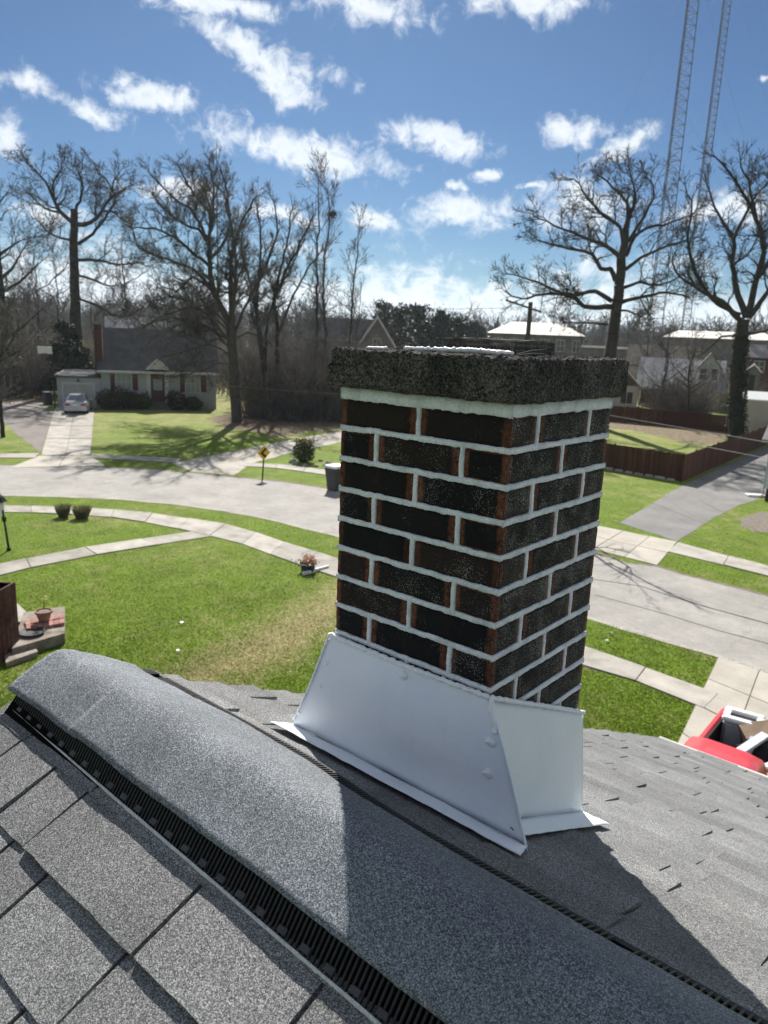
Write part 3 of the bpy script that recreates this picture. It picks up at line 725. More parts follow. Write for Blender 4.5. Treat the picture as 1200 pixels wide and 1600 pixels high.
# concrete crown, pitted, with the broken near-left corner
X0, X1, Y0, Y1, Z0, Z1 = -.432, .026, -.028, .432, .026, .103
def crown():
    st = .0052; nx = int((X1 - X0) / st); nz = int((Z1 - Z0) / st); bm = bmesh.new()
    bmesh.ops.create_cube(bm, size=1)
    me = bpy.data.meshes.new('crown'); bm.free()
    idx = {}; vs = []; fs = []
    def V(i, j, k):
        key = (i, j, k)
        if key in idx: return idx[key]
        x = X0 + (X1 - X0) * i / nx; y = Y0 + (Y1 - Y0) * j / nx; z = Z0 + (Z1 - Z0) * k / nz
        n = Vector(((i == nx) - (i == 0), (j == nx) - (j == 0), (k == nz) - (k == 0))).normalized()
        p = Vector((x, y, z)); edge = abs(n.x) + abs(n.y) + abs(n.z)
        d = .0020 * mn.noise(p * 70) + .0013 * mn.noise(p * 190) + .0009 * mn.noise(p * 420) + .0024 * mn.noise(p * 18)
        if k == nz: d += .0065 * abs(mn.noise(p * 120)) + .003 * mn.noise(p * 260)
        if edge > 1.2: d -= .0045 + .003 * mn.noise(p * 60)
        # broken corner and crack in the near-left end
        if i < nx * .07 and k < nz * .62 and j < nx * .5: p.x -= .011 * (1 - i / (nx * .07)); 
        if j == 0 and x < -.33:
            zc = Z0 + .047 + .010 * (x + .447) / .1 * -.5 + .004 * mn.noise((x * 40, 1, 1)); w = .0035
            if abs(z - zc) < w: d -= .008 * sst(-.33, -.43, x)
        if i < 3 and k > nz * .55 and j < nx * .3: d -= .004
        p += n * d; idx[key] = len(vs); vs.append((p.x, p.y, p.z + ZO)); return idx[key]
    for a in range(nx):
        for b in range(nx):
            fs.append((V(a, b, nz), V(a + 1, b, nz), V(a + 1, b + 1, nz), V(a, b + 1, nz)))
            if a < 12 or b < 12 or a > nx - 13 or b > nx - 13: fs.append((V(a, b, 0), V(a, b + 1, 0), V(a + 1, b + 1, 0), V(a + 1, b, 0)))
        for k in range(nz):
            fs.append((V(a, 0, k), V(a + 1, 0, k), V(a + 1, 0, k + 1), V(a, 0, k + 1)))
            fs.append((V(nx, a, k), V(nx, a + 1, k), V(nx, a + 1, k + 1), V(nx, a, k + 1)))
            fs.append((V(a + 1, nx, k), V(a, nx, k), V(a, nx, k + 1), V(a + 1, nx, k + 1)))
            fs.append((V(0, a + 1, k), V(0, a, k), V(0, a, k + 1), V(0, a + 1, k + 1)))
    return mesh_of('crown', vs, fs, CROWN)
put('crown', crown(), chim, label='thick pitted concrete crown with blackened sides')
# flue tile, low wire screen, smeared white sealant and twigs on the crown
fx, fy, fw = -.165, .205, .080; zt = cz(.106)
fl = MB()
for sx_, sy_, w_, d_ in ((0, -1, 2 * fw, .02), (0, 1, 2 * fw, .02), (-1, 0, .02, 2 * fw - .045), (1, 0, .02, 2 * fw - .045)):
    fl.box((fx + sx_ * (fw - .01), fy + sy_ * (fw - .01), zt + .006), (w_, d_, .02))
fl.build('flue_tile', CROWN, chim)
sc = MB(); hh = .026; q = fw + .004
for i in range(27):
    t = -q + 2 * q * i / 26
    for sy_ in (-1, 1):
        sc.tube([(fx + t, fy + sy_ * q, zt), (fx + t * .985, fy + sy_ * (q - .004), zt + hh)], .0011, 4, cap=False); sc.tube([(fx + sy_ * q, fy + t, zt), (fx + sy_ * (q - .004), fy + t * .985, zt + hh)], .0011, 4, cap=False)
    sc.tube([(fx + t * .985, fy - q + .004, zt + hh), (fx + t, fy, zt + hh + .004), (fx + t * .985, fy + q - .004, zt + hh)], .0011, 4, cap=False)
    sc.tube([(fx - q + .004, fy + t * .985, zt + hh), (fx, fy + t, zt + hh + .004), (fx + q - .004, fy + t * .985, zt + hh)], .0011, 4, cap=False)
for z_ in (.002, .010, .018, .0265):
    r_ = q - .004 * z_ / hh; rr = .0011 if z_ < .02 else .0035
    sc.tube([(fx - r_, fy - r_, zt + z_), (fx + r_, fy - r_, zt + z_), (fx + r_, fy + r_, zt + z_), (fx - r_, fy + r_, zt + z_), (fx - r_, fy - r_, zt + z_)], rr, 5)
MB().box((fx, fy, zt + .004), (2 * fw - .05, 2 * fw - .05, .006)).build('flue_shade_slab', SHADEBLK, chim)  # black slab painted in for the darkness down the flue
sc.build('flue_screen', WIREM, chim)
def blob_line(pts, r, seed, name, parent, mat=SEAL, n=8, squash=1.0):
    P = []; pts = [Vector(p) for p in pts]
    for a, b in zip(pts, pts[1:]):
        k = max(2, int((b - a).length / (r * .8)))
        for i in range(k): P.append(a.lerp(b, i / k))
    P.append(pts[-1])
    P = [p + Vector((mn.noise((i * .37, seed, 0)), mn.noise((i * .37, seed, 5)), mn.noise((i * .5, seed, 9)) * .6)) * r * .7 for i, p in enumerate(P)]
    R = [r * (1 + .55 * mn.noise((i * .45, seed, 3)) + .25 * mn.noise((i * 1.3, seed, 8))) for i in range(len(P))]; R[0] *= .4; R[-1] *= .4
    return MB().tube(P, R, n).build(name, mat, parent, smooth=True)
blob_line([(-.30, .055, cz(.110)), (-.24, .072, cz(.111)), (-.17, .085, cz(.111)), (-.10, .088, cz(.112)), (-.06, .09, cz(.111))], .0040, 3, 'sealant_smear', chim)
blob_line([(-.20, .055, cz(.112)), (-.12, .058, cz(.1135)), (-.07, .06, cz(.111))], .0042, 8, 'sealant_smear', chim)
blob_line([(-.352, .0, cz(.108)), (-.30, .006, cz(.109))], .003, 5, 'sealant_smear', chim)
tw = MB()
for a, b in (((-.30, .03, .109), (-.272, .05, .121)), ((-.03, .05, .110), (.012, .085, .122)), ((-.02, .04, .109), (.018, .07, .113)), ((-.29, .06, .109), (-.262, .07, .116))):
    a, b = Vector(a), Vector(b); tw.tube([a + Vector((0, 0, ZO)), (a + b) / 2 + Vector((0, .004, ZO + .002)), b + Vector((0, 0, ZO))], [.0016, .0013, .0006], 5)
tw.build('twigs', TWIG, chim)

# white metal flashing
def panel(name, tl, tr, br, bl, parent, nx=26, ny=16, bow=.004, seed=1, thick=.0012):
    vs = []; fs = []; tl, tr, br, bl = map(Vector, (tl, tr, br, bl)); nn = (tr - tl).cross(bl - tl).normalized()
    for j in range(ny + 1):
        for i in range(nx + 1):
            u, v = i / nx, j / ny; p = tl.lerp(tr, u).lerp(bl.lerp(br, u), v)
            d = bow * math.sin(math.pi * u) * math.sin(math.pi * v) * mn.noise((u * 2.2 + seed, v * 1.6, seed)) * 1.6 + .0022 * mn.noise((u * 5, v * 4, seed + 4))
            if v > .93: d += .0018 * mn.noise((u * 16, 0, seed))
            vs.append(p - nn * d)
    for j in range(ny):
        for i in range(nx): a = j * (nx + 1) + i; fs.append((a, a + nx + 1, a + nx + 2, a + 1))
    o = put(name, mesh_of(name, vs, fs, FLASH, True), parent)
    md = o.modifiers.new('thick', 'SOLIDIFY'); md.thickness = thick; md.offset = 0
    return o
def zr_(y, h=.0): return ZO - .825 - S_ * y + h
FB = [(-.545, -.030), (.126, -.030)]
panel('flashing', (-.428, -.005, cz(-.540)), (.006, -.005, cz(-.538)), (.126, -.030, zr_(-.03, .020)), (-.522, -.030, zr_(-.03, .020)), chim, bow=.008, seed=3)
panel('flashing', (-.522, -.030, zr_(-.03, .020)), (.126, -.030, zr_(-.03, .020)), (.146, -.094, zr_(-.094, .017)), (-.534, -.092, zr_(-.092, .017)), chim, ny=5, bow=.002, seed=5)
panel('flashing', (.007, -.004, cz(-.545)), (.009, .428, cz(-.736)), (.026, .452, zr_(.452, .021)), (.026, -.02, zr_(-.02, .021)), chim, bow=.005, seed=8)
panel('flashing', (.026, -.02, zr_(-.02, .021)), (.026, .452, zr_(.452, .021)), (.092, .47, zr_(.47, .017)), (.085, .04, zr_(.04, .017)), chim, ny=5, bow=.002, seed=9)
panel('flashing', (-.424, .43, cz(-.74)), (-.424, -.004, cz(-.545)), (-.445, -.02, zr_(-.02, .012)), (-.445, .45, zr_(.45, .012)), chim, bow=.004, seed=12)
panel('flashing', (.008, .424, cz(-.78)), (-.424, .424, cz(-.78)), (-.50, .455, zr_(.455, .012)), (.012, .455, zr_(.455, .012)), chim, bow=.004, seed=13)
# folded hem down the right edge of the front sheet
he = MB(); A, B = Vector((.006, -.006, cz(-.538))), Vector((.127, -.031, zr_(-.03, .012)))
for i in range(14):
    pass
pts = [A.lerp(B, t) + Vector((.0015 * mn.noise((t * 9, 2, 2)) + .010 * math.sin(math.pi * t) * .35, -.002, 0)) for t in np.linspace(0, 1, 18)]
he.tube(pts, .0022, 6); he.build('flashing_hem', FLASH, chim, smooth=True)
blob_line([(-.432, -.008, cz(-.537)), (-.32, -.010, cz(-.538)), (-.2, -.010, cz(-.540)), (-.1, -.009, cz(-.539)), (.006, -.009, cz(-.537))], .0052, 1, 'sealant_bead', chim)
blob_line([(.008, -.008, cz(-.537)), (.013, .02, cz(-.549)), (.012, .14, cz(-.603)), (.012, .30, cz(-.674)), (.012, .43, cz(-.735))], .0050, 2, 'sealant_bead', chim)
blob_line([(.009, -.010, cz(-.540)), (.019, -.013, cz(-.575)), (.030, -.015, cz(-.605))], .0060, 4, 'sealant_bead', chim)
blob_line([(-.430, -.008, cz(-.54)), (-.474, -.019, cz(-.67)), (-.520, -.031, zr_(-.03, .03))], .0024, 6, 'sealant_bead', chim)
def onpanel(px, py, Y):
    v = ray(px, py); t = (Y - CAM[1]) / v[1]; return Vector(CAM + t * v)
scr = MB(); prof = [(.0085, 0), (.0085, .002), (.0072, .0038), (.0045, .0055), (.0042, .0062), (.0012, .0066)]
scr.lathe(prof, (0, 0, 0), 12); scm = scr.mesh('screw', SEAL, True)
for i, (px, py, Y) in enumerate(((631, 1055, -.008), (768, 1159, -.015), (764, 1208, -.018), (512, 1035, -.008), (503, 1072, -.014), (469, 1113, -.024))):
    p = onpanel(px, py, Y); m = frame(p, (1, 0, 0), (0, -1, .06)) @ Matrix.Scale(random.uniform(.95, 1.15) * (1.15 if i < 3 else .9), 4); put('screw', scm, chim, m)
    if i in (1, 2): blob_line([p + Vector((-.012, -.006, -.003)), p + Vector((-.004, -.007, .003)), p + Vector((.004, -.007, .002))], .0030, 20 + i, 'sealant_smear', chim)
nk = MB()
for px, py in ((800, 1295), (787, 1307), (733, 1298), (745, 1301), (700, 1285), (610, 1232), (762, 1302)):
    p = onpanel(px, py, -.032); nk.box(p, (random.uniform(.003, .009), .0015, .0014), Matrix.Rotation(.45, 3, 'Y'))
nk.build('scuff_marks', BLK, chim)

# ================================================================== TREES
def seg_mesh(name, segs, mat, sides=4):
    a = np.array([s[0] for s in segs], np.float64); b = np.array([s[1] for s in segs], np.float64)
    r0 = np.array([s[2] for s in segs]); r1 = np.array([s[3] for s in segs])
    t = b - a; L = np.linalg.norm(t, axis=1, keepdims=True); t = t / np.maximum(L, 1e-6)
    ref = np.where(np.abs(t[:, 2:3]) < .9, np.array([[0, 0, 1.]]), np.array([[1., 0, 0]]))
    u = np.cross(t, ref); u /= np.linalg.norm(u, axis=1, keepdims=True); v = np.cross(t, u)
    n = len(segs); V = np.zeros((n, 2 * sides, 3))
    for k in range(sides):
        c, s_ = math.cos(2 * math.pi * k / sides), math.sin(2 * math.pi * k / sides)
        V[:, k] = a + (u * c + v * s_) * r0[:, None]; V[:, sides + k] = b + (u * c + v * s_) * r1[:, None]
    base = (np.arange(n) * 2 * sides)[:, None]
    Fs = np.concatenate([base + np.array([[k, (k + 1) % sides, sides + (k + 1) % sides, sides + k]]) for k in range(sides)], 0)
    return mesh_of(name, V.reshape(-1, 3), Fs, mat, sides > 4)

def nrm3(v):
    l = math.sqrt(v[0] * v[0] + v[1] * v[1] + v[2] * v[2]) or 1; return (v[0] / l, v[1] / l, v[2] / l)
class Tree:
    def __init__(s, seed, gn=.30, up=.10, dens=1.0, seg=.5, tw=.011, sub=3, bmax=None):
        s.bmax = bmax
        s.r = random.Random(seed); s.big = []; s.fine = []; s.gn = gn; s.up = up; s.dens = dens; s.seg = seg; s.tw = tw; s.sub = sub
    def branch(s, p, d, L, r, lvl):
        if L < 1.15: lvl = min(lvl, 1)
        R = s.r; n = max(2, int(L / s.seg + .5)); st = L / n; g = s.gn * (.55, .8, 1.0, 1.0)[min(lvl, 3)]; gu = R.gauss
        for i in range(n):
            d = nrm3((d[0] + gu(0, g), d[1] + gu(0, g), d[2] + gu(0, g) + s.up)); q = (p[0] + d[0] * st, p[1] + d[1] * st, p[2] + d[2] * st)
            ra = max(s.tw * .7, r * (1 - .75 * i / n)); rb_ = max(s.tw * .6, r * (1 - .75 * (i + 1) / n))
            (s.big if ra > .07 else s.fine).append((p, q, ra, rb_)); p = q
            if lvl > 0:
                k = s.dens * (1.15 if lvl > 1 else 1.35); k = int(k) + (R.random() < k - int(k))
                for _ in range(k):
                    e = nrm3((gu(0, 1), gu(0, 1), gu(0, 1) + .15)); m = R.uniform(.65, 1.25)
                    dd = nrm3((d[0] + e[0] * m, d[1] + e[1] * m, d[2] + e[2] * m))
                    s.branch(p, dd, max(.45, L * (R.uniform(.5, .85) if lvl == 1 else R.uniform(.34, .6)) * (1 - .35 * i / n)), max(s.tw, ra * .5), lvl - 1)
        if lvl > 0:
            for _ in range(2):
                e = nrm3((gu(0, 1), gu(0, 1), gu(0, 1))); dd = nrm3((d[0] + e[0] * .5, d[1] + e[1] * .5, d[2] + e[2] * .5))
                s.branch(p, dd, L * R.uniform(.35, .55), max(s.tw, r * .28), lvl - 1)
    def limb(s, pts, r0, r1, spawn=True, t0=.15, blen=None, jit=.18):
        pts = [Vector(p) for p in pts]; P = []
        for i in range(len(pts) - 1):                     # Catmull-Rom through the given points
            a, b, c, d = pts[max(0, i - 1)], pts[i], pts[i + 1], pts[min(len(pts) - 1, i + 2)]
            n = max(2, int((c - b).length / (s.seg * 1.1)))
            for k in range(n):
                t = k / n; P.append(.5 * ((2 * b) + (c - a) * t + (2 * a - 5 * b + 4 * c - d) * t * t + (3 * b - a - 3 * c + d) * t ** 3))
        P.append(pts[-1]); n = len(P); J = Vector((0, 0, 0)); Lt = sum((b - a).length for a, b in zip(P, P[1:]))
        for i in range(1, n): P[i] = P[i] + Vector((s.r.gauss(0, jit), s.r.gauss(0, jit), s.r.gauss(0, jit))) * (.5 if r0 < .25 else .35) * s.seg
        for i in range(n - 1):
            t = i / (n - 1); ra = r0 + (r1 - r0) * t; rb_ = r0 + (r1 - r0) * (i + 1) / (n - 1)
            (s.big if ra > .05 else s.fine).append((tuple(P[i]), tuple(P[i + 1]), ra, rb_))
            if spawn and t > t0:
                d = (P[i + 1] - P[i]).normalized()
                k = s.dens * .95; k = int(k) + (s.r.random() < k - int(k))
                for _ in range(k):
                    e = nrm3((s.r.gauss(0, 1), s.r.gauss(0, 1), s.r.gauss(0, 1) + .25)); m = s.r.uniform(.7, 1.3)
                    dd = nrm3((d.x + e[0] * m, d.y + e[1] * m, d.z + e[2] * m))
                    bl = (blen or s.bmax or min(3.2, Lt * .38)) * s.r.uniform(.55, 1.1) * (1 - (.58 if s.bmax and not blen else .35) * t)
                    s.branch(tuple(P[i + 1]), dd, bl, max(s.tw, min(.09, ra * .5)), s.sub - 1)
        if spawn:
            d = (P[-1] - P[-2]).normalized()
            for _ in range(2):
                dd = nrm3((d.x + s.r.gauss(0, .3), d.y + s.r.gauss(0, .3), d.z + s.r.gauss(0, .3))); s.branch(tuple(P[-1]), dd, (blen or (s.bmax and s.bmax * .5) or min(3, Lt * .35)), max(s.tw, r1 * .9), s.sub - 1)
    def build(s, name, base, label, group='bare trees', mat=BARK, twig=None, cat='tree'):
        o = thing(name, base, label, cat, group)
        put('trunk', seg_mesh('trunk', s.big, mat, 7), o)
        if s.fine: put('crown', seg_mesh('crown', s.fine, twig or mat, 3), o)
        return o
def pxl(pts, z0, sc, D, seed, spread=1.0):
    """limb given by its outline points, swinging towards or away from the viewer as it leaves the trunk"""
    rn = random.Random(seed); off = rn.uniform(-1, 1) * spread; n = len(pts); out = []
    for i, (x, y) in enumerate(pts): out.append(PD(z0[0] + x / sc, z0[1] + y / sc, D + off * i / max(1, n - 1)))
    return out
GRPT = 'bare deciduous trees round the houses'
# oak behind the chimney, right of centre
D1 = 66; T = Tree(1, gn=.34, up=.06, dens=1.6, seg=.5, tw=.017, bmax=2.6)
z0, q = (770, 220), 2.79
b1 = PD(951, 560, D1); b1.z = 0
T.limb([b1, PD(951, 600, D1), PD(953, 557, D1), PD(963, 485, D1), PD(969, 435, D1), PD(972, 399, D1)], .62, .36, False)
T.limb(pxl([(565, 500), (575, 440), (585, 380), (595, 330)], z0, q, D1, 0, 0), .34, .20, True, .5)
for i, (l, r) in enumerate((([(520, 725), (390, 720), (360, 685), (250, 665), (130, 690), (60, 660)], .24), ([(520, 700), (450, 655), (390, 665), (320, 668), (200, 620), (90, 580)], .20),
        ([(535, 610), (515, 560), (470, 555), (430, 490), (330, 470), (190, 430)], .21), ([(560, 515), (500, 460), (440, 440), (340, 400), (205, 340)], .20),
        ([(570, 470), (560, 380), (490, 330), (400, 230), (360, 165)], .17), ([(590, 380), (580, 270), (500, 180), (460, 150)], .14), ([(580, 500), (640, 400), (780, 355), (870, 320)], .17),
        ([(580, 560), (650, 510), (760, 460), (850, 430)], .16), ([(570, 640), (640, 620), (730, 630), (800, 600)], .15), ([(560, 705), (640, 680), (760, 660), (850, 680)], .18),
        ([(590, 440), (660, 330), (700, 240), (690, 175)], .15), ([(595, 340), (620, 260), (610, 190), (600, 140)], .13), ([(560, 740), (620, 750), (650, 770)], .10), ([(500, 800), (400, 795), (320, 790)], .11))):
    T.limb(pxl(l, z0, q, D1, 40 + i, 4.0), r, .05)
T.build('oak_tree', b1, 'broad spreading bare oak standing alone just right of the chimney top', GRPT)
# ivy-clad oak in the fenced yard, right edge
D2 = dist(G(1150, 690)); T = Tree(2, gn=.34, up=.06, dens=1.6, seg=.5, tw=.016, bmax=2.2)
b2 = G(1150, 690)
T.limb([b2, PD(1151, 640, D2), PD(1152, 580, D2), PD(1156, 540, D2), PD(1163, 500, D2)], .62, .46, False)
for i, (l, r) in enumerate((([(1090, 790), (1000, 700), (900, 650), (800, 570), (790, 490)], .22), ([(1080, 760), (960, 690), (880, 560), (850, 430), (870, 300), (840, 200)], .20),
        ([(1105, 770), (1060, 640), (1045, 520), (1050, 430), (980, 320), (930, 180)], .26), ([(1050, 430), (1090, 340), (1140, 250), (1200, 180)], .14),
        ([(1110, 770), (1150, 600), (1180, 480), (1150, 340), (1110, 260), (1000, 100), (950, 60)], .28), ([(1115, 770), (1200, 660), (1260, 560), (1300, 400)], .22),
        ([(1150, 600), (1230, 480), (1250, 300), (1200, 150)], .18), ([(1150, 340), (1120, 200), (1080, 90)], .12), ([(1100, 840), (1180, 830), (1260, 800)], .14), ([(1040, 540), (1110, 500), (1150, 420)], .10),
        ([(1090, 860), (1000, 850), (960, 890), (920, 930)], .10))):
    T.limb(pxl(l, z0, q, D2, 60 + i, 3.5), r, .045)
oak2 = T.build('oak_tree', b2, 'large bare oak with ivy-wrapped trunk inside the brown fence at right edge', GRPT)
def leaves(name, mat, parent, pts, size, jitter=.5, **kw):
    """small leaf faces, one bent quad each, at the given points"""
    pts = np.asarray(pts, float); n = len(pts); a = NR.normal(size=(n, 3)); a /= np.linalg.norm(a, axis=1, keepdims=True)
    b = np.cross(a, NR.normal(size=(n, 3))); b /= np.linalg.norm(b, axis=1, keepdims=True)
    s = (size * (1 + jitter * (NR.random(n) - .5)))[:, None]
    V = np.stack([pts - a * s, pts + b * s * .55, pts + a * s, pts - b * s * .55], 1).reshape(-1, 3)
    Fs = (np.arange(n) * 4)[:, None] + np.array([[0, 1, 2, 3]])
    return put(name, mesh_of(name, V, Fs, mat), parent, **kw)
iv = []
for i in range(4200):
    t = random.random() ** .9; zz = t * (PD(1158, 520, D2).z); a = random.uniform(0, 2 * math.pi); c = b2.lerp(Vector((PD(1158, 520, D2).x, PD(1158, 520, D2).y, 0)), t)
    rr = random.uniform(.50, .80) * (1.0 - .30 * t) * (1 + .35 * mn.noise((a * 1.5, zz * .6, 4))); iv.append((c.x + rr * math.cos(a), c.y + rr * math.sin(a), zz))
leaves('ivy', IVY, oak2, iv, .09)
# oak at left
D3 = 86; T = Tree(3, gn=.34, up=.05, dens=1.6, seg=.55, tw=.019, bmax=3.2)
z0, q = (0, 220), 4.0; b3 = PD(121, 600, D3); b3.z = 0
T.limb([b3, PD(121, 560, D3), PD(118, 470, D3), PD(116, 400, D3), PD(116, 350, D3), PD(118, 327, D3)], .68, .36, False)
for i, (l, r) in enumerate((([(460, 515), (380, 450), (350, 400), (290, 260), (180, 150)], .24), ([(380, 450), (280, 420), (190, 340)], .13), ([(480, 520), (570, 510), (640, 440), (680, 370), (800, 290)], .24), ([(640, 440), (720, 450), (800, 520)], .12),
        ([(485, 645), (580, 580), (650, 490), (720, 350), (660, 240), (620, 190)], .18), ([(485, 745), (600, 745), (740, 775), (880, 760)], .18), ([(485, 840), (590, 870), (690, 910), (730, 900)], .14), ([(455, 620), (330, 590), (240, 500)], .14),
        ([(480, 985), (560, 1010), (650, 1050), (740, 1100), (850, 1070), (920, 1020)], .14), ([(475, 430), (520, 300), (480, 180)], .16), ([(350, 400), (330, 280), (380, 180)], .12), ([(680, 370), (700, 290), (740, 210)], .10))):
    T.limb(pxl(l, z0, q, D3, 80 + i, 4.0), r, .05)
T.build('oak_tree', b3, 'tall bare oak with one straight black trunk behind the white house garage', GRPT)
# big tree on the lawn before the white house
b4 = G(370, 660); D4 = dist(b4); T = Tree(4, gn=.24, up=.10, dens=2.1, seg=.45, tw=.015, bmax=2.0)
z0, q = (200, 220), 3.0
T.limb([b4, PD(367, 620, D4), PD(364, 555, D4), PD(360, 503, D4)], .40, .34, False)
for i, (l, r) in enumerate((([(480, 850), (400, 700), (380, 500), (385, 320), (350, 220)], .27), ([(400, 720), (330, 620), (200, 560), (60, 500), (10, 380)], .15), ([(395, 600), (280, 500), (160, 420), (20, 410)], .14),
        ([(385, 480), (300, 330), (190, 250), (95, 140)], .14), ([(385, 330), (330, 280), (270, 180), (230, 95)], .12), ([(390, 400), (400, 230), (380, 100)], .13), ([(385, 560), (470, 430), (460, 240), (425, 100)], .14),
        ([(490, 850), (480, 600), (520, 420), (600, 260)], .22), ([(480, 900), (500, 700), (500, 500), (450, 250)], .20), ([(480, 950), (380, 820), (250, 740), (120, 750)], .14), ([(470, 930), (340, 860), (200, 830), (90, 860)], .12),
        ([(490, 980), (420, 900), (320, 700), (220, 640)], .13), ([(500, 900), (560, 760), (620, 640), (640, 520)], .13), ([(400, 700), (300, 640), (230, 700), (150, 680)], .11), ([(380, 500), (330, 420), (230, 380), (120, 260)], .12), ([(500, 1170), (560, 1130), (590, 1080)], .07), ([(490, 1010), (400, 960), (280, 980), (150, 1020)], .09), ([(492, 1060), (420, 1040), (330, 1080), (220, 1100)], .07), ([(485, 960), (420, 880), (330, 900), (210, 930)], .08), ([(485, 905), (400, 830), (300, 850), (180, 890), (80, 960)], .09), ([(488, 1000), (430, 930), (360, 960), (290, 1040)], .07), ([(480, 880), (380, 780), (260, 790), (140, 830), (60, 880)], .09), ([(490, 930), (560, 900), (640, 930), (700, 980)], .08))):
    T.limb(pxl(l, z0, q, D4, 100 + i, 5.0), r, .04)
T.build('shade_tree', b4, 'large many-branched bare tree on the lawn before the white house', GRPT, BARKW, TWIG)
b5 = G(430, 653); D5 = dist(b5); T = Tree(5, gn=.20, up=.14, dens=2.1, seg=.45, tw=.015, bmax=1.9)
for i, (l, r) in enumerate((([(695, 1300), (650, 1100), (600, 760), (640, 600), (700, 420), (680, 270)], .26), ([(690, 1290), (700, 900), (690, 720), (800, 500), (880, 330)], .24), ([(680, 1290), (640, 1100), (590, 740), (530, 500), (560, 350)], .20),
        ([(700, 920), (780, 720), (870, 560), (950, 480)], .12), ([(600, 760), (620, 500), (610, 310)], .14), ([(690, 720), (740, 500), (770, 320)], .13), ([(640, 1120), (660, 820), (760, 600), (840, 430)], .14), ([(690, 1250), (760, 1180), (860, 1150)], .07))):
    T.limb(pxl(l, z0, q, D5, 130 + i, 4.0), r, .04, True, .38)
T.build('multi_stem_tree', b5, 'fan-shaped bare tree with several stems from one base, left of the chimney', GRPT, BARK, TWIG)
for j, (bx, pts) in enumerate(((490, [(870, 1200), (885, 900), (885, 600), (895, 400), (890, 260)]), (513, [(945, 1210), (925, 900), (915, 650), (940, 420), (945, 260)]), (545, [(1040, 1180), (1040, 900), (1060, 650), (1080, 480)]))):
    D = 72 + 3 * j; T = Tree(20 + j, gn=.17, up=.13, dens=1.35, seg=.55, tw=.017)
    L = pxl(pts, z0, q, D, 5, 0); L[0].z = 0
    T.limb(L, .17, .05, True, .25, 2.5)
    T.build('slender_tree', L[0], ('slim bare tree with straight trunk, left of a close pair by the chimney', 'slim bare tree with a dark nest near its top, beside the chimney', 'slim pale bare tree nearest the chimney crown at its left')[j], GRPT, BARK, TWIG)
nst = MB()
c = PD(519, 335, 75.2)
for i in range(60):
    a = Vector((random.gauss(0, 1), random.gauss(0, 1), random.gauss(0, .6))).normalized() * .32; e = Vector((random.gauss(0, 1), random.gauss(0, 1), random.gauss(0, .5))).normalized() * .3
    nst.tube([c + a - e, c + a * .9, c + a + e], .03, 3)
nst.build('nest', TWIG, None, label='round dark nest of twigs high in the slim bare tree', cat='nest')
# far-left trees, thin tree over the roof, front-left ornamental tree
def auto_tree(name, base, h, r, seed, label, lean=(0, 0), spread=.55, n=7, t0=.3, group=GRPT, mat=BARK, twig=TWIG, **kw):
    T = Tree(seed, **kw); R = T.r; b = Vector(base); top = b + Vector((lean[0], lean[1], h))
    tr = [b, b.lerp(top, .3), b.lerp(top, .6) + Vector((R.gauss(0, .03) * h, R.gauss(0, .03) * h, 0)), b.lerp(top, .92)]
    T.limb(tr, r, r * .25, True, t0, h * .2)
    for i in range(n):
        t = R.uniform(t0, .75); p = b.lerp(top, t); a = R.uniform(0, 6.28); L = h * spread * R.uniform(.5, .9) * (1.1 - .5 * t)
        e = p + Vector((math.cos(a), math.sin(a), .75)) * L * .75
        T.limb([p, p.lerp(e, .45) + Vector((0, 0, -L * .06)), e], r * .42, .04, True, .25, h * .17)
    return T.build(name, b, label, group, mat, twig)
g = PD(8, 560, 78); g.z = 0
oakl = auto_tree('shade_tree', g, 17.5, .42, 31, 'dense bare tree cut by the left edge of the picture', dens=1.1, seg=.6, tw=.018, up=.12, n=10, spread=.42)
leaves('ivy', IVY, oakl, [(g.x + random.gauss(0, .55), g.y + random.gauss(0, .55), random.uniform(1, 9)) for _ in range(2500)], .12)
g = PD(196, 560, 110); g.z = 0; auto_tree('thin_tree', g, 17, .24, 32, 'thin bare tree rising behind the grey roof of the rear house', dens=.9, seg=.7, tw=.02, up=.06, n=6, spread=.4)
g = G(5, 683); auto_tree('ornamental_tree', g, 7.6, .14, 33, 'small twiggy tree on the grass beside the gravel parking', dens=1.45, seg=.35, tw=.012, up=.10, n=14, t0=.15, spread=.6)
g = Vector((-12.4, 25.2, 0)); auto_tree('small_tree', g, 6.2, .11, 34, 'small bare street tree hidden behind the chimney', dens=.8, seg=.35, tw=.007, up=.06, n=8, t0=.3, spread=.6)
for j, (px, D, h, lb) in enumerate(((62, 98, 15, 'slim bare tree left of the tall black oak'), (92, 112, 17, 'slim bare tree close behind the tall black oak'), (150, 120, 13, 'bare tree behind the white house chimney'),
        (255, 92, 12, 'bare tree behind the white house roof, centre'), (310, 100, 14, 'bare tree behind the white house roof, right end'), (560, 105, 12, 'bare tree beside the white-trimmed gable house'), (1040, 80, 9, 'scrubby bare tree between the two oaks'), (1085, 74, 8, 'scrubby bare tree before the white dormer house'), (1010, 105, 10, 'bare tree behind the cream gable house'))):
    g = PD(px, 560, D); g.z = 0
    auto_tree('bare_tree', g, h, .16, 200 + j, lb, dens=.9, seg=.6, tw=.019, up=.12, n=7, spread=.45)
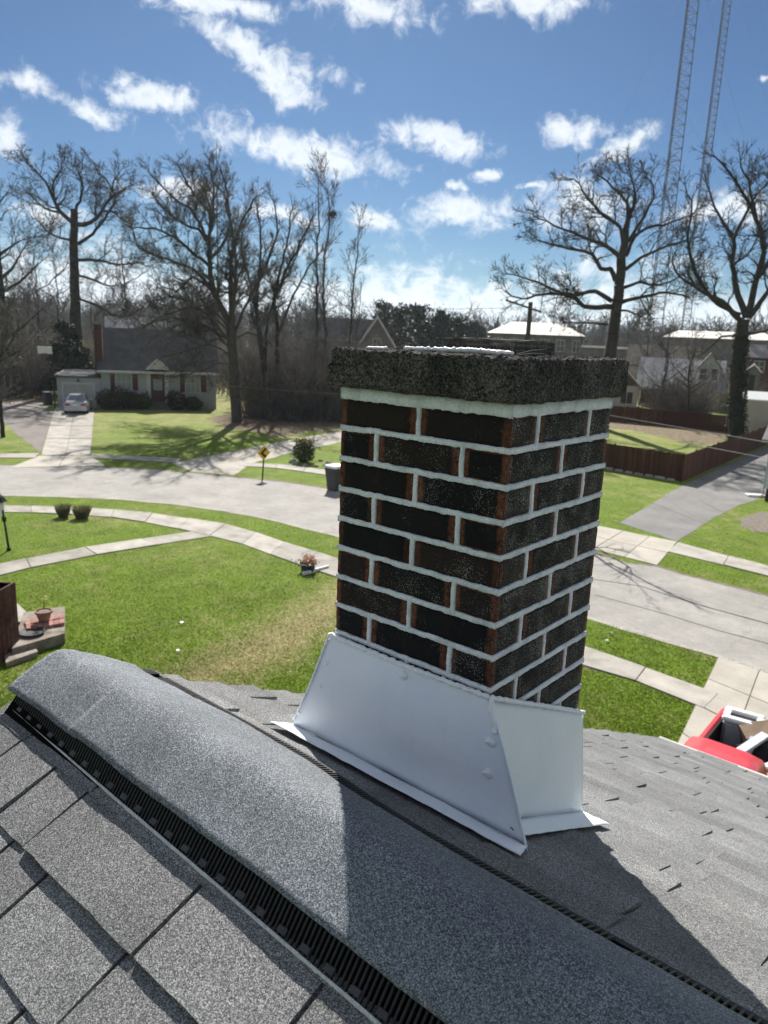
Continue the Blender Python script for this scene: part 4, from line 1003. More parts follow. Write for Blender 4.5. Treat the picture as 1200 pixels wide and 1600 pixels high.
# thickets and far woods: masses nobody could count
def thicket(name, label, regions, n, hmin, hmax, mat, seed, rr=.016, sub=7):
    R = random.Random(seed); segs = []
    for i in range(n):
        x0_, x1_, d0, d1 = R.choice(regions); px = R.uniform(x0_, x1_); D = R.uniform(d0, d1); b = PD(px, 560, D); h = R.uniform(hmin, hmax)
        for k in range(sub):
            p = (b.x + R.gauss(0, .5), b.y + R.gauss(0, .5), 0); d = nrm3((R.gauss(0, .35), R.gauss(0, .35), 1)); L = h * R.uniform(.5, 1)
            m = 4
            for j in range(m):
                d = nrm3((d[0] + R.gauss(0, .16), d[1] + R.gauss(0, .16), d[2])); e = (p[0] + d[0] * L / m, p[1] + d[1] * L / m, p[2] + d[2] * L / m)
                segs.append((p, e, rr * (1.7 - .3 * j), rr * (1.4 - .3 * j))); p = e
                if j:
                    for _ in range(2):
                        dd = nrm3((d[0] + R.gauss(0, .7), d[1] + R.gauss(0, .7), d[2] + R.gauss(0, .4))); l = L * .25 * R.uniform(.5, 1.2)
                        segs.append((p, (p[0] + dd[0] * l, p[1] + dd[1] * l, max(0, p[2] + dd[2] * l)), rr * .8, rr * .5))
    return put(name, seg_mesh(name, segs, mat, 3), None, label=label, cat='thicket', kind='stuff')
thicket('undergrowth', 'brown leafless undergrowth behind the white house and beside it', [(-80, 150, 84, 130), (-60, 70, 76, 100), (330, 560, 78, 125), (440, 600, 66, 95), (395, 570, 60, 74), (395, 570, 60, 74), (150, 420, 95, 140)], 1750, 3.0, 7.0, BRUSH, 1, .021)
thicket('undergrowth', 'leafless brush between the houses right of the chimney', [(1000, 1150, 92, 125), (990, 1200, 105, 150), (880, 1010, 100, 150), (1040, 1110, 76, 84)], 520, 2.0, 5.0, BRUSH, 2, .02)
def far_wood():
    R = random.Random(9); segs = []
    for i in range(1250):
        px = R.uniform(-150, 1350); D = R.uniform(210, 480); b = PD(px, 500, D); h = R.uniform(9, 17) * (1 + .25 * mn.noise((px * .012, 0, 0)))
        d = nrm3((R.gauss(0, .05), R.gauss(0, .05), 1)); segs.append(((b.x, b.y, 0), (b.x + d[0] * h * .8, b.y + d[1] * h * .8, h * .8), .28, .08))
        for k in range(38):
            t = R.uniform(.04, .8) ; p = (b.x + d[0] * h * t, b.y + d[1] * h * t, h * t); e = nrm3((R.gauss(0, 1), R.gauss(0, 1), R.uniform(.5, 2.2))); l = h * R.uniform(.14, .32)
            q_ = (p[0] + e[0] * l, p[1] + e[1] * l, p[2] + e[2] * l); segs.append((p, q_, .15, .08))
            for _ in range(2):
                f_ = nrm3((e[0] + R.gauss(0, .6), e[1] + R.gauss(0, .6), e[2] + R.gauss(0, .4))); segs.append((q_, (q_[0] + f_[0] * l * .5, q_[1] + f_[1] * l * .5, q_[2] + f_[2] * l * .5), .08, .05))
    return put('far_wood', seg_mesh('far_wood', segs, TWIG, 3), None, label='far leafless wood along the horizon', cat='wood', kind='stuff')
far_wood()
# pines and evergreens
def conifer(px, D, h, w, seed, label, name='pine_tree', group='dark evergreens among the bare trees', n=4200, rag=.35):
    R = random.Random(seed); b = PD(px, 540, D); b.z = 0; o = thing(name, b, label, 'tree', group)
    put('trunk', seg_mesh('trunk', [((b.x, b.y, 0), (b.x, b.y, h * .6), .22, .12), ((b.x, b.y, h * .6), (b.x, b.y, h * .97), .12, .03)], BARK, 6), o)
    pts = []; lobes = []
    for i in range(60):
        t = R.uniform(.06, .96); a = R.uniform(0, 6.28); rr = w * (1 - t) ** .45 * R.uniform(.35, 1.0); lobes.append((b.x + rr * math.cos(a), b.y + rr * math.sin(a), h * t, w * (.42 - .25 * t)))
    for i in range(n):
        x, y, z, s = R.choice(lobes); pts.append((x + R.gauss(0, s * .6), y + R.gauss(0, s * .6), z + R.gauss(0, s * .5)))
    leaves('crown', PINE, o, pts, .0036 * D * .6); return o
for j, (px, D, h, w) in enumerate(((594, 128, 12.4, 3.8), (622, 122, 11.6, 4.2), (652, 132, 12.4, 4.2), (683, 126, 11.2, 4.2), (712, 140, 10.8, 4.0), (738, 150, 10.0, 3.8))):
    conifer(px, D, h, w, 300 + j, ('leftmost pine of the row beyond the chimney, beside the gable house', 'second pine from the gable house beyond the chimney', 'third pine from the gable house beyond the chimney', 'fourth pine from the gable house beyond the chimney', 'fifth pine from the gable house, shorter', 'rightmost and lowest pine of the row beyond the chimney')[j], rag=.4)
conifer(100, 80, 7.0, 2.3, 320, 'dark rounded evergreen behind the garage of the white house', 'evergreen_tree', n=3200)
conifer(124, 78, 4.6, 1.6, 321, 'small dark evergreen close to the white house chimney', 'evergreen_tree', n=1800)

# ================================================================== BUILDINGS
class Lot:
    """frame of a building: x along the front, y to the back, z up"""
    def __init__(s, o, right):
        s.o = Vector((o[0], o[1], 0)); r = Vector((right[0], right[1], 0)) - s.o; s.len = r.length; s.u = r.normalized(); s.b = Vector((-s.u.y, s.u.x, 0))
        if (s.b).dot(s.o - Vector((CAM[0], CAM[1], 0))) < 0: s.b = -s.b
        s.m = Matrix((s.u, s.b, Vector((0, 0, 1)))).transposed()
    def p(s, x, y, z): return s.o + s.u * x + s.b * y + Vector((0, 0, z))
    def box(s, mb, x0, x1, y0, y1, z0, z1, mi=0): return mb.box(s.p((x0 + x1) / 2, (y0 + y1) / 2, (z0 + z1) / 2), (x1 - x0, y1 - y0, z1 - z0), s.m, mi)
    def px(s, x, y, D=None):                          # facade coordinates of a sight line
        q = PD(x, y, D or dist(s.o)); return (q - s.o).dot(s.u), q.z
def gable_roof(lot, x0, x1, y0, y1, ze, zp, mat, parent, over=.3, along='x', th=.14, name='roof'):
    mb = MB()
    if along == 'x':
        ym = (y0 + y1) / 2; sl_ = (zp - ze) / (ym - y0)
        prof = [(y0 - over, ze - over * sl_), (ym, zp), (y1 + over, ze - over * sl_), (y1 + over, ze - over * sl_ - th), (ym, zp - th), (y0 - over, ze - over * sl_ - th)]
        mb.prism([lot.p(x0 - over, y, z + th) for y, z in prof], lot.u * (x1 - x0 + 2 * over))
    else:
        xm = (x0 + x1) / 2; sl_ = (zp - ze) / (xm - x0)
        prof = [(x0 - over, ze - over * sl_), (xm, zp), (x1 + over, ze - over * sl_), (x1 + over, ze - over * sl_ - th), (xm, zp - th), (x0 - over, ze - over * sl_ - th)]
        mb.prism([lot.p(x, y0 - over, z + th) for x, z in prof], lot.b * (y1 - y0 + 2 * over))
    return mb.build(name, mat, parent)
def gable_walls(lot, x0, x1, y0, y1, ze, zp, mat, parent, along='x'):
    mb = MB()
    if along == 'x': mb.prism([lot.p(x0, y0, 0), lot.p(x0, y0, ze), lot.p(x0, (y0 + y1) / 2, zp), lot.p(x0, y1, ze), lot.p(x0, y1, 0)], lot.u * (x1 - x0))
    else: mb.prism([lot.p(x0, y0, 0), lot.p(x0, y0, ze), lot.p((x0 + x1) / 2, y0, zp), lot.p(x1, y0, ze), lot.p(x1, y0, 0)], lot.b * (y1 - y0))
    return mb.build('wall', mat, parent)
def window(lot, x0, x1, z0, z1, parent, y=0.0, fr=WHP, glass=DGLASS, cols=2, rows_=2, t=.07):
    mb = MB()
    for a, b, c, d in ((x0 - t, x1 + t, z0 - t, z0), (x0 - t, x1 + t, z1, z1 + t), (x0 - t, x0, z0, z1), (x1, x1 + t, z0, z1)): lot.box(mb, a, b, y - .06, y + .02, c, d)
    for i in range(1, cols): xx = x0 + (x1 - x0) * i / cols; lot.box(mb, xx - .025, xx + .025, y - .05, y + .01, z0, z1)
    for i in range(1, rows_): zz = z0 + (z1 - z0) * i / rows_; lot.box(mb, x0, x1, y - .045, y + .008, zz - .025, zz + .025)
    w = mb.build('window', fr, parent)
    g = MB(); lot.box(g, x0, x1, y - .025, y - .005, z0, z1); g.build('pane', glass, w); return w

# ---- white house with garage, left
o = G(160, 637); DA = dist(o); r = PD(338, 640, DA); LA = Lot(o, (r.x, r.y))
WA = LA.len; zeA = LA.px(200, 577)[1]; zpA = PD(240, 517, DA + 3.9).z
hA = thing('house', LA.o, 'white sided house with attached garage, grey roof and red shutters, left background', 'house')
gable_walls(LA, 0, WA, 0, 7.8, zeA, zpA, SIDW, hA); gable_roof(LA, 0, WA, 0, 7.8, zeA, zpA, ROOFG, hA)
mb = MB(); LA.box(mb, -.3, WA + .3, -.42, -.36, zeA - .30, zeA - .12); mb.build('gutter', WHP, hA)
mb = MB(); xg0 = LA.px(90, 632)[0]; xg1 = -.02; zg1 = LA.px(120, 590)[1]
LA.box(mb, xg0, xg1, 0, 6.4, 0, zg1); mb.build('garage', SIDW, hA)
mb = MB(); LA.box(mb, xg0 - .15, xg1, -.15, 6.5, zg1, zg1 + .13); gr = mb.build('garage_roof', ROOFG, hA)
mb = MB(); LA.box(mb, xg0 - .18, xg1, 6.5, 6.6, zg1 - .1, zg1 + .28); LA.box(mb, xg0 - .2, xg0 - .14, -.15, 6.5, zg1 + .05, zg1 + .2); mb.build('roof_edge', WHP, gr)
d0, zd1 = LA.px(98, 600); d1, _ = LA.px(145.5, 600)
gd = MB(); LA.box(gd, d0, d1, -.03, .02, .02, zd1); gdo = gd.build('garage_door', GDOOR, hA)
for i in range(4):
    for j in range(4):
        mb = MB(); a = d0 + (d1 - d0) * j / 4; b = d0 + (d1 - d0) * (j + 1) / 4; c = .02 + (zd1 - .02) * i / 4; e = .02 + (zd1 - .02) * (i + 1) / 4
        LA.box(mb, a + .04, b - .04, -.055, -.03, c + .04, e - .04); mb.build('door_panel', GDOOR, gdo)
mb = MB(); LA.box(mb, d0 - .12, d0, -.06, .01, 0, zd1 + .12); LA.box(mb, d1, d1 + .12, -.06, .01, 0, zd1 + .12); LA.box(mb, d0, d1, -.06, .01, zd1, zd1 + .12); mb.build('door_trim', WHP, hA)
mb = MB(); xm = (d0 + d1) / 2; LA.box(mb, xm - .06, xm + .06, -.16, -.02, zd1 + .2, zd1 + .42); mb.build('garage_lamp', BLK, hA)
mb = MB(); cx0, _ = LA.px(147.5, 560); zc1 = LA.px(150, 509)[1]; LA.box(mb, cx0, cx0 + .62, .5, 1.25, 0, zc1); ch = mb.build('chimney', BRK2, hA)
mb = MB(); LA.box(mb, cx0 - .05, cx0 + .67, .45, 1.30, zc1, zc1 + .12); mb.build('chimney_top', BRK2, ch)
def shutter(x0, x1, z0, z1):
    s = MB(); LA.box(s, x0, x1, -.07, -.005, z0, z1); sh_ = s.build('shutter', REDP, hA)
    k = 6
    for i in range(k): 
        a = MB(); zz = z0 + (z1 - z0) * (i + .5) / k; LA.box(a, x0 + .05, x1 - .05, -.085, -.07, zz - .06, zz + .06); a.build('slat', REDP, sh_)
for (a, b, c, d, zt_, zb_) in ((172, 180, 206, 215, 584, 609), (281, 289, 313, 322, 585, 612)):
    x0_, z1_ = LA.px(b, zt_); x1_, _ = LA.px(c, zt_); z0_ = LA.px(b, zb_)[1]
    window(LA, x0_ + .08, x1_ - .08, z0_, z1_, hA, 0, WHP, CURT, 3, 2)
    xa, _ = LA.px(a, zt_); xb, _ = LA.px(d, zt_); shutter(xa, x0_ - .04, z0_, z1_); shutter(x1_ + .04, xb, z0_, z1_)
# entry: pediment, pilasters, red door with storm glass, steps, rail
e0, _ = LA.px(230, 600); e1, _ = LA.px(263, 600); ez = LA.px(245, 577)[1]; ep = LA.px(245, 560)[1]
mb = MB(); xm = (e0 + e1) / 2
mb.prism([LA.p(e0 - .1, -.35, ez), LA.p(xm, -.35, ep), LA.p(e1 + .1, -.35, ez)], LA.b * .34); mb.build('pediment', WHP, hA)
for s_ in (-1, 1):
    mb = MB(); x_ = xm + s_ * ((e1 - e0) / 2 - .12); LA.box(mb, x_ - .16, x_ + .16, -.16, -.01, 0, ez); mb.build('pilaster', WHP, hA)
x0_, _ = LA.px(236, 600); x1_, _ = LA.px(257, 600); dz = LA.px(245, 580)[1]; db = .55
mb = MB(); LA.box(mb, x0_, x1_, -.08, -.01, db, dz); dr = mb.build('door', REDP, hA)
mb = MB(); LA.box(mb, x0_ + .18, x1_ - .18, -.10, -.08, db + 1.0, dz - .65); mb.build('door_pane', CURT, dr)
mb = MB(); LA.box(mb, x1_ - .14, x1_ - .08, -.14, -.08, db + .95, db + 1.05); mb.build('door_handle', STEEL, dr)
for i in range(3):
    mb = MB(); LA.box(mb, e0 - .1, e1 + .1, -.55 - .35 * (2 - i), -.20 - .0 * i, .0 if i == 0 else .18 * i, .18 * (i + 1)); mb.build('step', BRK3, hA)
for s_ in (0, 1):
    x_ = (e0, e1)[s_]; mb = MB(); mb.tube([LA.p(x_, -.2, db + .95), LA.p(x_ + (.7 if s_ else -.2), -1.3, .95), LA.p(x_ + (.7 if s_ else -.2), -1.35, .1)], .035, 6); mb.tube([LA.p(x_, -.25, .5), LA.p(x_, -.2, db + .95)], .03, 6); mb.build('handrail', STEEL, hA)
def bush(name, c, rx, ry, rz, n, mat, label, size=.07, group=None, cat='shrub', stem=True):
    o = thing(name, (c[0], c[1], 0), label, cat, group); pts = []; R = random.Random(hash(label) % 9999 if False else int(abs(c[0] * 131 + c[1] * 17)))
    for i in range(n):
        v = Vector((R.gauss(0, 1), R.gauss(0, 1), R.gauss(0, 1))).normalized() * (R.random() ** .3) * (1 + .22 * mn.noise((R.random() * 3, c[0], c[1])))
        v *= 1 + .18 * mn.noise(v * 2.6 + Vector((c[0], 0, 0)))
        pts.append((c[0] + v.x * rx, c[1] + v.y * ry, max(.02, rz * .95 + v.z * rz)))
    leaves('foliage', mat, o, pts, size)
    if stem: put('stem', seg_mesh('stem', [((c[0], c[1], 0), (c[0] + .05 * k, c[1] + .04 * (k - 1), rz * 1.2), .04, .02) for k in range(1)], BARK, 5), o)
    return o
for i, (a, w_, h_, m_, lb) in enumerate(((168, 1.3, .85, SHRUBB, 'leftmost brownish bush against the white house'), (188, 1.2, .95, SHRUBB, 'olive bush under the left window of the white house'), (205, 1.3, .80, SHRUBB, 'broad bush under the left window, nearest the steps'), (222, 1.0, .7, SHRUBM, 'low green bush left of the front steps'), (275, 1.1, .85, SHRUBB, 'rounded bush right of the front steps'), (300, 1.2, .6, SHRUBM, 'low bush under the right window of the white house'))):
    x_, _ = LA.px(a, 625); c = LA.p(x_, -1.1, 0); bush('foundation_bush', c, w_, .8, h_, 1100, m_, lb, .09, 'bushes along the front of the white house')
# ---- rear house whose roof shows over the white house
o = PD(168, 540, 96); r = PD(262, 545, 96); L_ = Lot(o, r); hb = thing('house', L_.o, 'house behind the white one, only its light grey roof showing', 'house')
zp_ = PD(200, 497, 99).z; gable_walls(L_, 0, L_.len, 0, 7, zp_ - 2.2, zp_, SIDC, hb); gable_roof(L_, 0, L_.len, 0, 7, zp_ - 2.2, zp_, ROOFL, hb)
x_ = L_.len * .72; gable_walls(L_, x_ - 2.0, x_ + 2.0, -.6, 3, zp_ - 2.1, zp_ - .5, SIDW, hb, 'y'); gable_roof(L_, x_ - 2.0, x_ + 2.0, -.6, 3, zp_ - 2.1, zp_ - .5, ROOFG, hb, .3, 'y', name='dormer_roof')
window(L_, L_.len * .2, L_.len * .2 + 1.2, 1.4, 2.7, hb)
# ---- gable house with white bargeboards
o = PD(545, 545, 104); r = PD(612, 548, 104); L_ = Lot(o, r); hg = thing('house', L_.o, 'dark house with white trimmed gable left of the chimney crown', 'house')
zp_ = PD(590, 494, 104).z; xm = L_.px(590, 500, 104)[0]; hw_ = 2.9
gable_walls(L_, xm - hw_, xm + hw_, 0, 8, zp_ - 4.4, zp_ - .1, BRK3, hg, 'y'); gable_roof(L_, xm - hw_, xm + hw_, 0, 8, zp_ - 4.4, zp_, ROOFG, hg, .3, 'y')
gable_walls(L_, xm - 9, xm - .5, 1.5, 8.5, zp_ - 3.4, zp_ - .5, BRK3, hg); gable_roof(L_, xm - 9, xm - .5, 1.5, 8.5, zp_ - 3.4, zp_ - .5, ROOFG, hg, .3)
for s_ in (-1, 1):
    mb = MB(); a = L_.p(xm, -.36, zp_ + .10); b = L_.p(xm + s_ * (hw_ + .3), -.36, zp_ - 4.75); dn = Vector((0, 0, -.42))
    mb.prism([a, b, b + dn, a + dn], L_.b * .08); mb.build('bargeboard', WHP, hg)
window(L_, xm - .5, xm + .5, zp_ - 4.6, zp_ - 3.0, hg, -.01)
# ---- low hip roofed hall beyond the chimney
o = PD(758, 560, 112); r = PD(912, 560, 112); L_ = Lot(o, r); hh_ = thing('building', L_.o, 'long low hall with sun-bleached hipped roof beyond the chimney crown', 'building')
ze_ = PD(800, 521, 112).z; zp_ = PD(840, 504, 116).z; w_ = L_.len
mb = MB(); L_.box(mb, .4, w_ - .4, .4, 9, 0, ze_); mb.build('wall', BRK3, hh_)
q0 = [L_.p(0, 0, ze_), L_.p(w_, 0, ze_), L_.p(w_, 9.4, ze_), L_.p(0, 9.4, ze_)]; t0_, t1_ = L_.p(3.4, 4.7, zp_), L_.p(w_ - 3.4, 4.7, zp_)
mb = MB(); mb.add(q0 + [t0_, t1_], [(0, 1, 5, 4), (1, 2, 5), (2, 3, 4, 5), (3, 0, 4), (3, 2, 1, 0)]); mb.build('roof', ROOFM, hh_)
for i in range(6): window(L_, 1.2 + i * 2.2, 2.2 + i * 2.2, ze_ - 2.2, ze_ - .7, hh_, .39)
# ---- cream gable house, right
o = G(935, 640); DB = dist(G(985, 643)); o = PD(925, 600, DB); r = PD(999, 600, DB); L_ = Lot(o, r); hc = thing('house', L_.o, 'cream house with brown gable and one dark window right of the chimney', 'house')
ze_ = L_.px(1000, 604, DB)[1]; zp_ = PD(962, 566, DB).z
gable_walls(L_, 0, L_.len, 0, 9, ze_, zp_, SIDC, hc, 'y'); gable_roof(L_, 0, L_.len, 0, 9, ze_, zp_, ROOFB, hc, .35, 'y')
mb = MB(); xm = L_.len / 2; mb.prism([L_.p(.1, -.02, ze_ + .02), L_.p(xm, -.02, zp_ - .06), L_.p(L_.len - .1, -.02, ze_ + .02)], L_.b * .018); mb.build('gable_boards', ROOFB, hc)
x0_, z1_ = L_.px(971, 612, DB); x1_, z0_ = L_.px(987, 631, DB); window(L_, x0_, x1_, z0_, z1_, hc, -.01, WHP, DGLASS, 2, 1)
# ---- house with pale roof and white dormer
DC = DB + 10; o = PD(1000, 600, DC); r = PD(1126, 606, DC); L_ = Lot(o, r); hd = thing('house', L_.o, 'house with pale blue-grey roof and white dormer behind the brown fence', 'house')
ze_ = PD(1060, 606, DC).z; zp_ = PD(1060, 562, DC + 5).z; w_ = L_.len
gable_walls(L_, 0, w_, 0, 10, ze_, zp_, SIDC, hd); gable_roof(L_, 0, w_, 0, 10, ze_, zp_, ROOFL, hd, .5)
mb = MB(); L_.box(mb, .2, w_ - 1.6, -.03, -.005, .3, ze_ - .4); mb.build('porch_screen', BRK2, hd)
xa, _ = L_.px(1094, 570, DC); xb, _ = L_.px(1127, 570, DC); za = PD(1100, 573, DC).z; zb = PD(1112, 553, DC).z
gable_walls(L_, xa, xb, .8, 6, za, zb, SIDW, hd, 'y'); gable_roof(L_, xa, xb, .8, 6, za, zb, ROOFB, hd, .2, 'y', name='dormer_roof')
for c_ in (1101, 1119): xc, _ = L_.px(c_, 570, DC); window(L_, xc - .38, xc + .38, za - 1.5, za - .2, hd, .79, WHP, DGLASS, 1, 2)
# ---- brown roofed house further back
o = PD(980, 590, 118); r = PD(1085, 590, 118); L_ = Lot(o, r); he_ = thing('house', L_.o, 'brown roofed house further back between the two oaks', 'house')
zp_ = PD(1030, 541, 121).z; gable_walls(L_, 0, L_.len, 0, 8, zp_ - 2.6, zp_, SIDC, he_); gable_roof(L_, 0, L_.len, 0, 8, zp_ - 2.6, zp_, ROOFB, he_, .5)
for i in range(3): window(L_, 1.2 + i * 3, 2.4 + i * 3, 1.3, 2.6, he_)
# ---- long low building with white roof, far right
o = PD(1035, 560, 165); r = PD(1260, 575, 165); L_ = Lot(o, r); hf = thing('building', L_.o, 'long flat building with bright white roof along the right horizon', 'building')
zt_ = PD(1120, 529, 165).z; mb = MB(); L_.box(mb, 0, L_.len, 0, 14, 0, zt_); mb.build('wall', BRK3, hf)
mb = MB(); a = [L_.p(-.4, -.4, zt_), L_.p(L_.len + .4, -.4, zt_), L_.p(L_.len + .4, 14.4, zt_), L_.p(-.4, 14.4, zt_)]; t0_, t1_ = L_.p(2, 7, zt_ + 1.5), L_.p(L_.len - 2, 7, zt_ + 1.5)
mb.add(a + [t0_, t1_], [(0, 1, 5, 4), (1, 2, 5), (2, 3, 4, 5), (3, 0, 4), (3, 2, 1, 0)]); mb.build('roof', ROOFM, hf)
for i in range(9): window(L_, 1.5 + i * 3.2, 3.0 + i * 3.2, 1.6, 3.4, hf, -.01)
o = PD(845, 560, 150); r = PD(1030, 568, 150); L_ = Lot(o, r); hf = thing('building', L_.o, 'low white roofed building behind the spreading oak', 'building')
zt_ = PD(960, 545, 150).z; mb = MB(); L_.box(mb, 0, L_.len, 0, 10, 0, zt_); mb.build('wall', BRK3, hf)
mb = MB(); L_.box(mb, -.4, L_.len + .4, -.4, 10.4, zt_, zt_ + .35); mb.build('roof', ROOFM, hf)
for i in range(6): window(L_, 1.5 + i * 3.2, 3.0 + i * 3.2, 1.2, 2.6, hf, -.01)
# ---- brick house and small gabled shed at the right edge
o = PD(1166, 590, 128); r = PD(1260, 592, 128); L_ = Lot(o, r); hs = thing('house', L_.o, 'dark brick house with white window at the right edge beyond the oak', 'house')
zp_ = PD(1190, 540, 132).z; gable_walls(L_, 0, L_.len, 0, 8, zp_ - 1.8, zp_, BRK2, hs); gable_roof(L_, 0, L_.len, 0, 8, zp_ - 1.8, zp_, ROOFG, hs, .3)
x_, z_ = L_.px(1186, 572, 128); window(L_, x_ - .7, x_ + .7, z_ - .9, z_ + .7, hs, -.01)
o = PD(1163, 600, 96); r = PD(1185, 602, 96); L_ = Lot(o, r); hs = thing('shed', L_.o, 'small dark shed with white gable trim beside the ivy trunk', 'shed')
ze_ = PD(1170, 580, 96).z; zp_ = PD(1174, 570, 96).z; gable_walls(L_, 0, L_.len, 0, 2.5, ze_, zp_, BRK3, hs, 'y'); gable_roof(L_, 0, L_.len, 0, 2.5, ze_, zp_, ROOFM, hs, .15, 'y')
mb = MB(); L_.box(mb, L_.len * .3, L_.len * .7, -.03, -.005, 0, ze_ - .4); mb.build('door', BLK, hs)
o = PD(1158, 640, 70); r = PD(1215, 642, 70); L_ = Lot(o, r); hs = thing('shed', L_.o, 'pale ribbed storage shed with white roof behind the fence at right edge', 'shed')
ze_ = PD(1170, 625, 70).z; mb = MB(); L_.box(mb, 0, L_.len, 0, 2.6, 0, ze_); mb.build('wall', SIDC, hs); gable_roof(L_, 0, L_.len, 0, 2.6, ze_, ze_ + .55, PLAS, hs, .12)
for i in range(14): mb = MB(); x_ = L_.len * (i + .5) / 14; L_.box(mb, x_ - .03, x_ + .03, -.025, -.003, .05, ze_ - .05); mb.build('rib', SIDC, hs)
# ---- white neighbour house cut by the right edge
o = G(1192, 783); L_ = Lot(o, o + Vector((6, .6, 0))); hn = thing('house', L_.o, 'bluish white house corner cut by the right edge beside the driveway', 'house')
mb = MB(); L_.box(mb, 0, 8, 0, 8, .62, 3.0); mb.build('wall', SIDB, hn); mb = MB(); L_.box(mb, .06, 7.9, .06, 7.9, 0, .62); mb.build('foundation', BRK2, hn)
gable_roof(L_, 0, 8, 0, 8, 3.0, 4.9, ROOFL, hn, .4)
mb = MB(); mb.tube([L_.p(-.06, .1, 2.8), L_.p(-.06, .1, .3), L_.p(-.35, -.1, .12)], .045, 6); mb.build('downspout', WHP, hn)
sb = MB().cbox(G(1180, 776) + Vector((0, 0, .06)), (.9, .42, .12), Matrix.Rotation(.7, 3, 'Z'), .02); sb.build('splash_block', PLAS, None, label='pale splash block on the ground by the white house corner', cat='splash block')

# ================================================================== FENCE
fr = thing('fence', G(1065, 753), 'dark reddish brown board fence round the yard, right of the chimney', 'fence')
bmh = 1.45; bdm = MB().box((0, 0, bmh / 2), (.138, .02, bmh)).mesh('board', FENCE)
cA = G(1065, 753); cL = cA + (G(946, 732) - cA).normalized() * 9.0; cB = G(1222, 684); cD = PD(940, 640, dist(cB) + 3); cD.z = 0
nb = 0; rf = random.Random(3)
def run(a, b):
    global nb
    d = (b - a); L = d.length; d.normalize(); n = int(L / .145); ext = MB(); back = Vector((-d.y, d.x, 0))
    for i in range(n):
        p = a + d * (i + .5) * .145; m = frame(p + Vector((0, 0, rf.uniform(-.015, .02))), d); m = m @ Matrix.Rotation(rf.uniform(-.006, .006), 4, 'Y')
        if nb < 300: put('board', bdm, fr, m); nb += 1
        else: ext.box(p + Vector((0, 0, bmh / 2)), (.138, .02, bmh + rf.uniform(-.03, .03)), frame((0, 0, 0), d).to_3x3())
    if ext.v: ext.build('remaining_boards', FENCE, fr, kind='stuff')
    for z in (.35, 1.15): MB().box((a + b) / 2 + Vector((0, 0, z)) + back * .035, (L, .04, .09), frame((0, 0, 0), d).to_3x3()).build('rail', FENCE, fr)
    for i in range(int(L / 2.4) + 1): MB().box(a + d * min(L, i * 2.4) + back * .06 + Vector((0, 0, .75)), (.09, .09, 1.5)).build('post', FENCE, fr)
run(cL, cA); run(cA, cB); run(cD, cB)
ks = MB(); d = (cA - cL).normalized()
for i in range(14):
    p = cL + d * (.4 + i * .62) + Vector((d.y, -d.x, 0)) * .16; ks.v.clear(); ks.f.clear(); ks.m.clear()
    ks.cbox(p + Vector((0, 0, .05)), (rf.uniform(.4, .56), .16, rf.uniform(.10, .16)), frame((0, 0, 0), d).to_3x3() @ Matrix.Rotation(rf.uniform(-.06, .06), 3, 'Z'), .02)
    ks.build('edging_stone', CONC2, None, label='stone ' + ('nearest the corner', 'second from the corner', 'third from the corner', 'fourth from the corner', 'fifth from the corner', 'sixth from the corner', 'seventh from the corner', 'eighth from the corner', 'ninth from the corner', 'tenth from the corner', 'eleventh from the corner', 'twelfth from the corner', 'thirteenth from the corner', 'farthest from the corner')[13 - i] + ' in the pale edging row at the brown fence foot', cat='stone', group='edging stones along the fence foot')

# ================================================================== TOWERS, POLE, WIRES
def tower(name, px0, px1, D, w0, w1, h, label, mat, step):
    b = PD(px0, 560, D); b.z = 0; t = thing(name, b, label, 'tower', 'guyed radio towers'); top = b + Vector((0, 0, h))
    legs = MB(); br = MB(); R = 3
    def corner(k, z): w = w0 + (w1 - w0) * z / h; a = .5 + 2 * math.pi * k / 3; return b + Vector((w * .577 * math.cos(a), w * .577 * math.sin(a), z))
    for k in range(3): m = MB(); m.tube([corner(k, z) for z in np.linspace(0, h, 12)], .09 if w0 > 1.6 else .07, 5); m.build('leg', mat, t)
    z = 0; segs = []
    while z < h - step:
        for k in range(3):
            segs.append((tuple(corner(k, z)), tuple(corner((k + 1) % 3, z)), .05, .05)); segs.append((tuple(corner(k, z)), tuple(corner((k + 1) % 3, z + step)), .04, .04))
        z += step
    put('bracing', seg_mesh('bracing', segs, mat, 4), t)
    gw = []
    for k in range(3):
        a = .9 + 2 * math.pi * k / 3
        for f_ in (.35, .6, .85): gw.append((tuple(b + Vector((0, 0, h * f_))), tuple(b + Vector((math.cos(a) * h * .45, math.sin(a) * h * .45, 0))), .022, .022))
    for g_ in gw: put('guy_wire', seg_mesh('guy_wire', [g_], CABLEG, 4), t)
    return t
tower('radio_tower', 1014, 1090, 165, 3.3, 1.9, 88, 'nearer and wider lattice radio tower rising out of the picture at right', STEEL, 2.1)
tower('radio_tower', 1063, 1132, 205, 2.0, 1.75, 106, 'thinner lattice radio tower, rightmost of the two', STEEL, 1.5)
b = PD(341, 520, 340); b.z = 0; zt_ = PD(341, 216, 340).z; t = thing('antenna_mast', b, 'hair-thin far antenna mast above the big tree at left', 'mast')
MB().tube([b, b + Vector((0, 0, zt_ * .75))], [.35, .3], 5).build('mast', STEEL, t); MB().tube([b + Vector((0, 0, zt_ * .75)), b + Vector((0, 0, zt_))], [.22, .08], 5).build('whip', STEEL, t)
DP = 72; b = PD(822, 560, DP); b.z = 0; zt_ = PD(824, 472, DP).z; t = thing('utility_pole', b, 'wooden utility pole with tilted cross arm behind the chimney crown', 'utility pole')
MB().tube([b, b + Vector((0, 0, zt_))], [.26, .20], 8).build('pole', POLE, t)
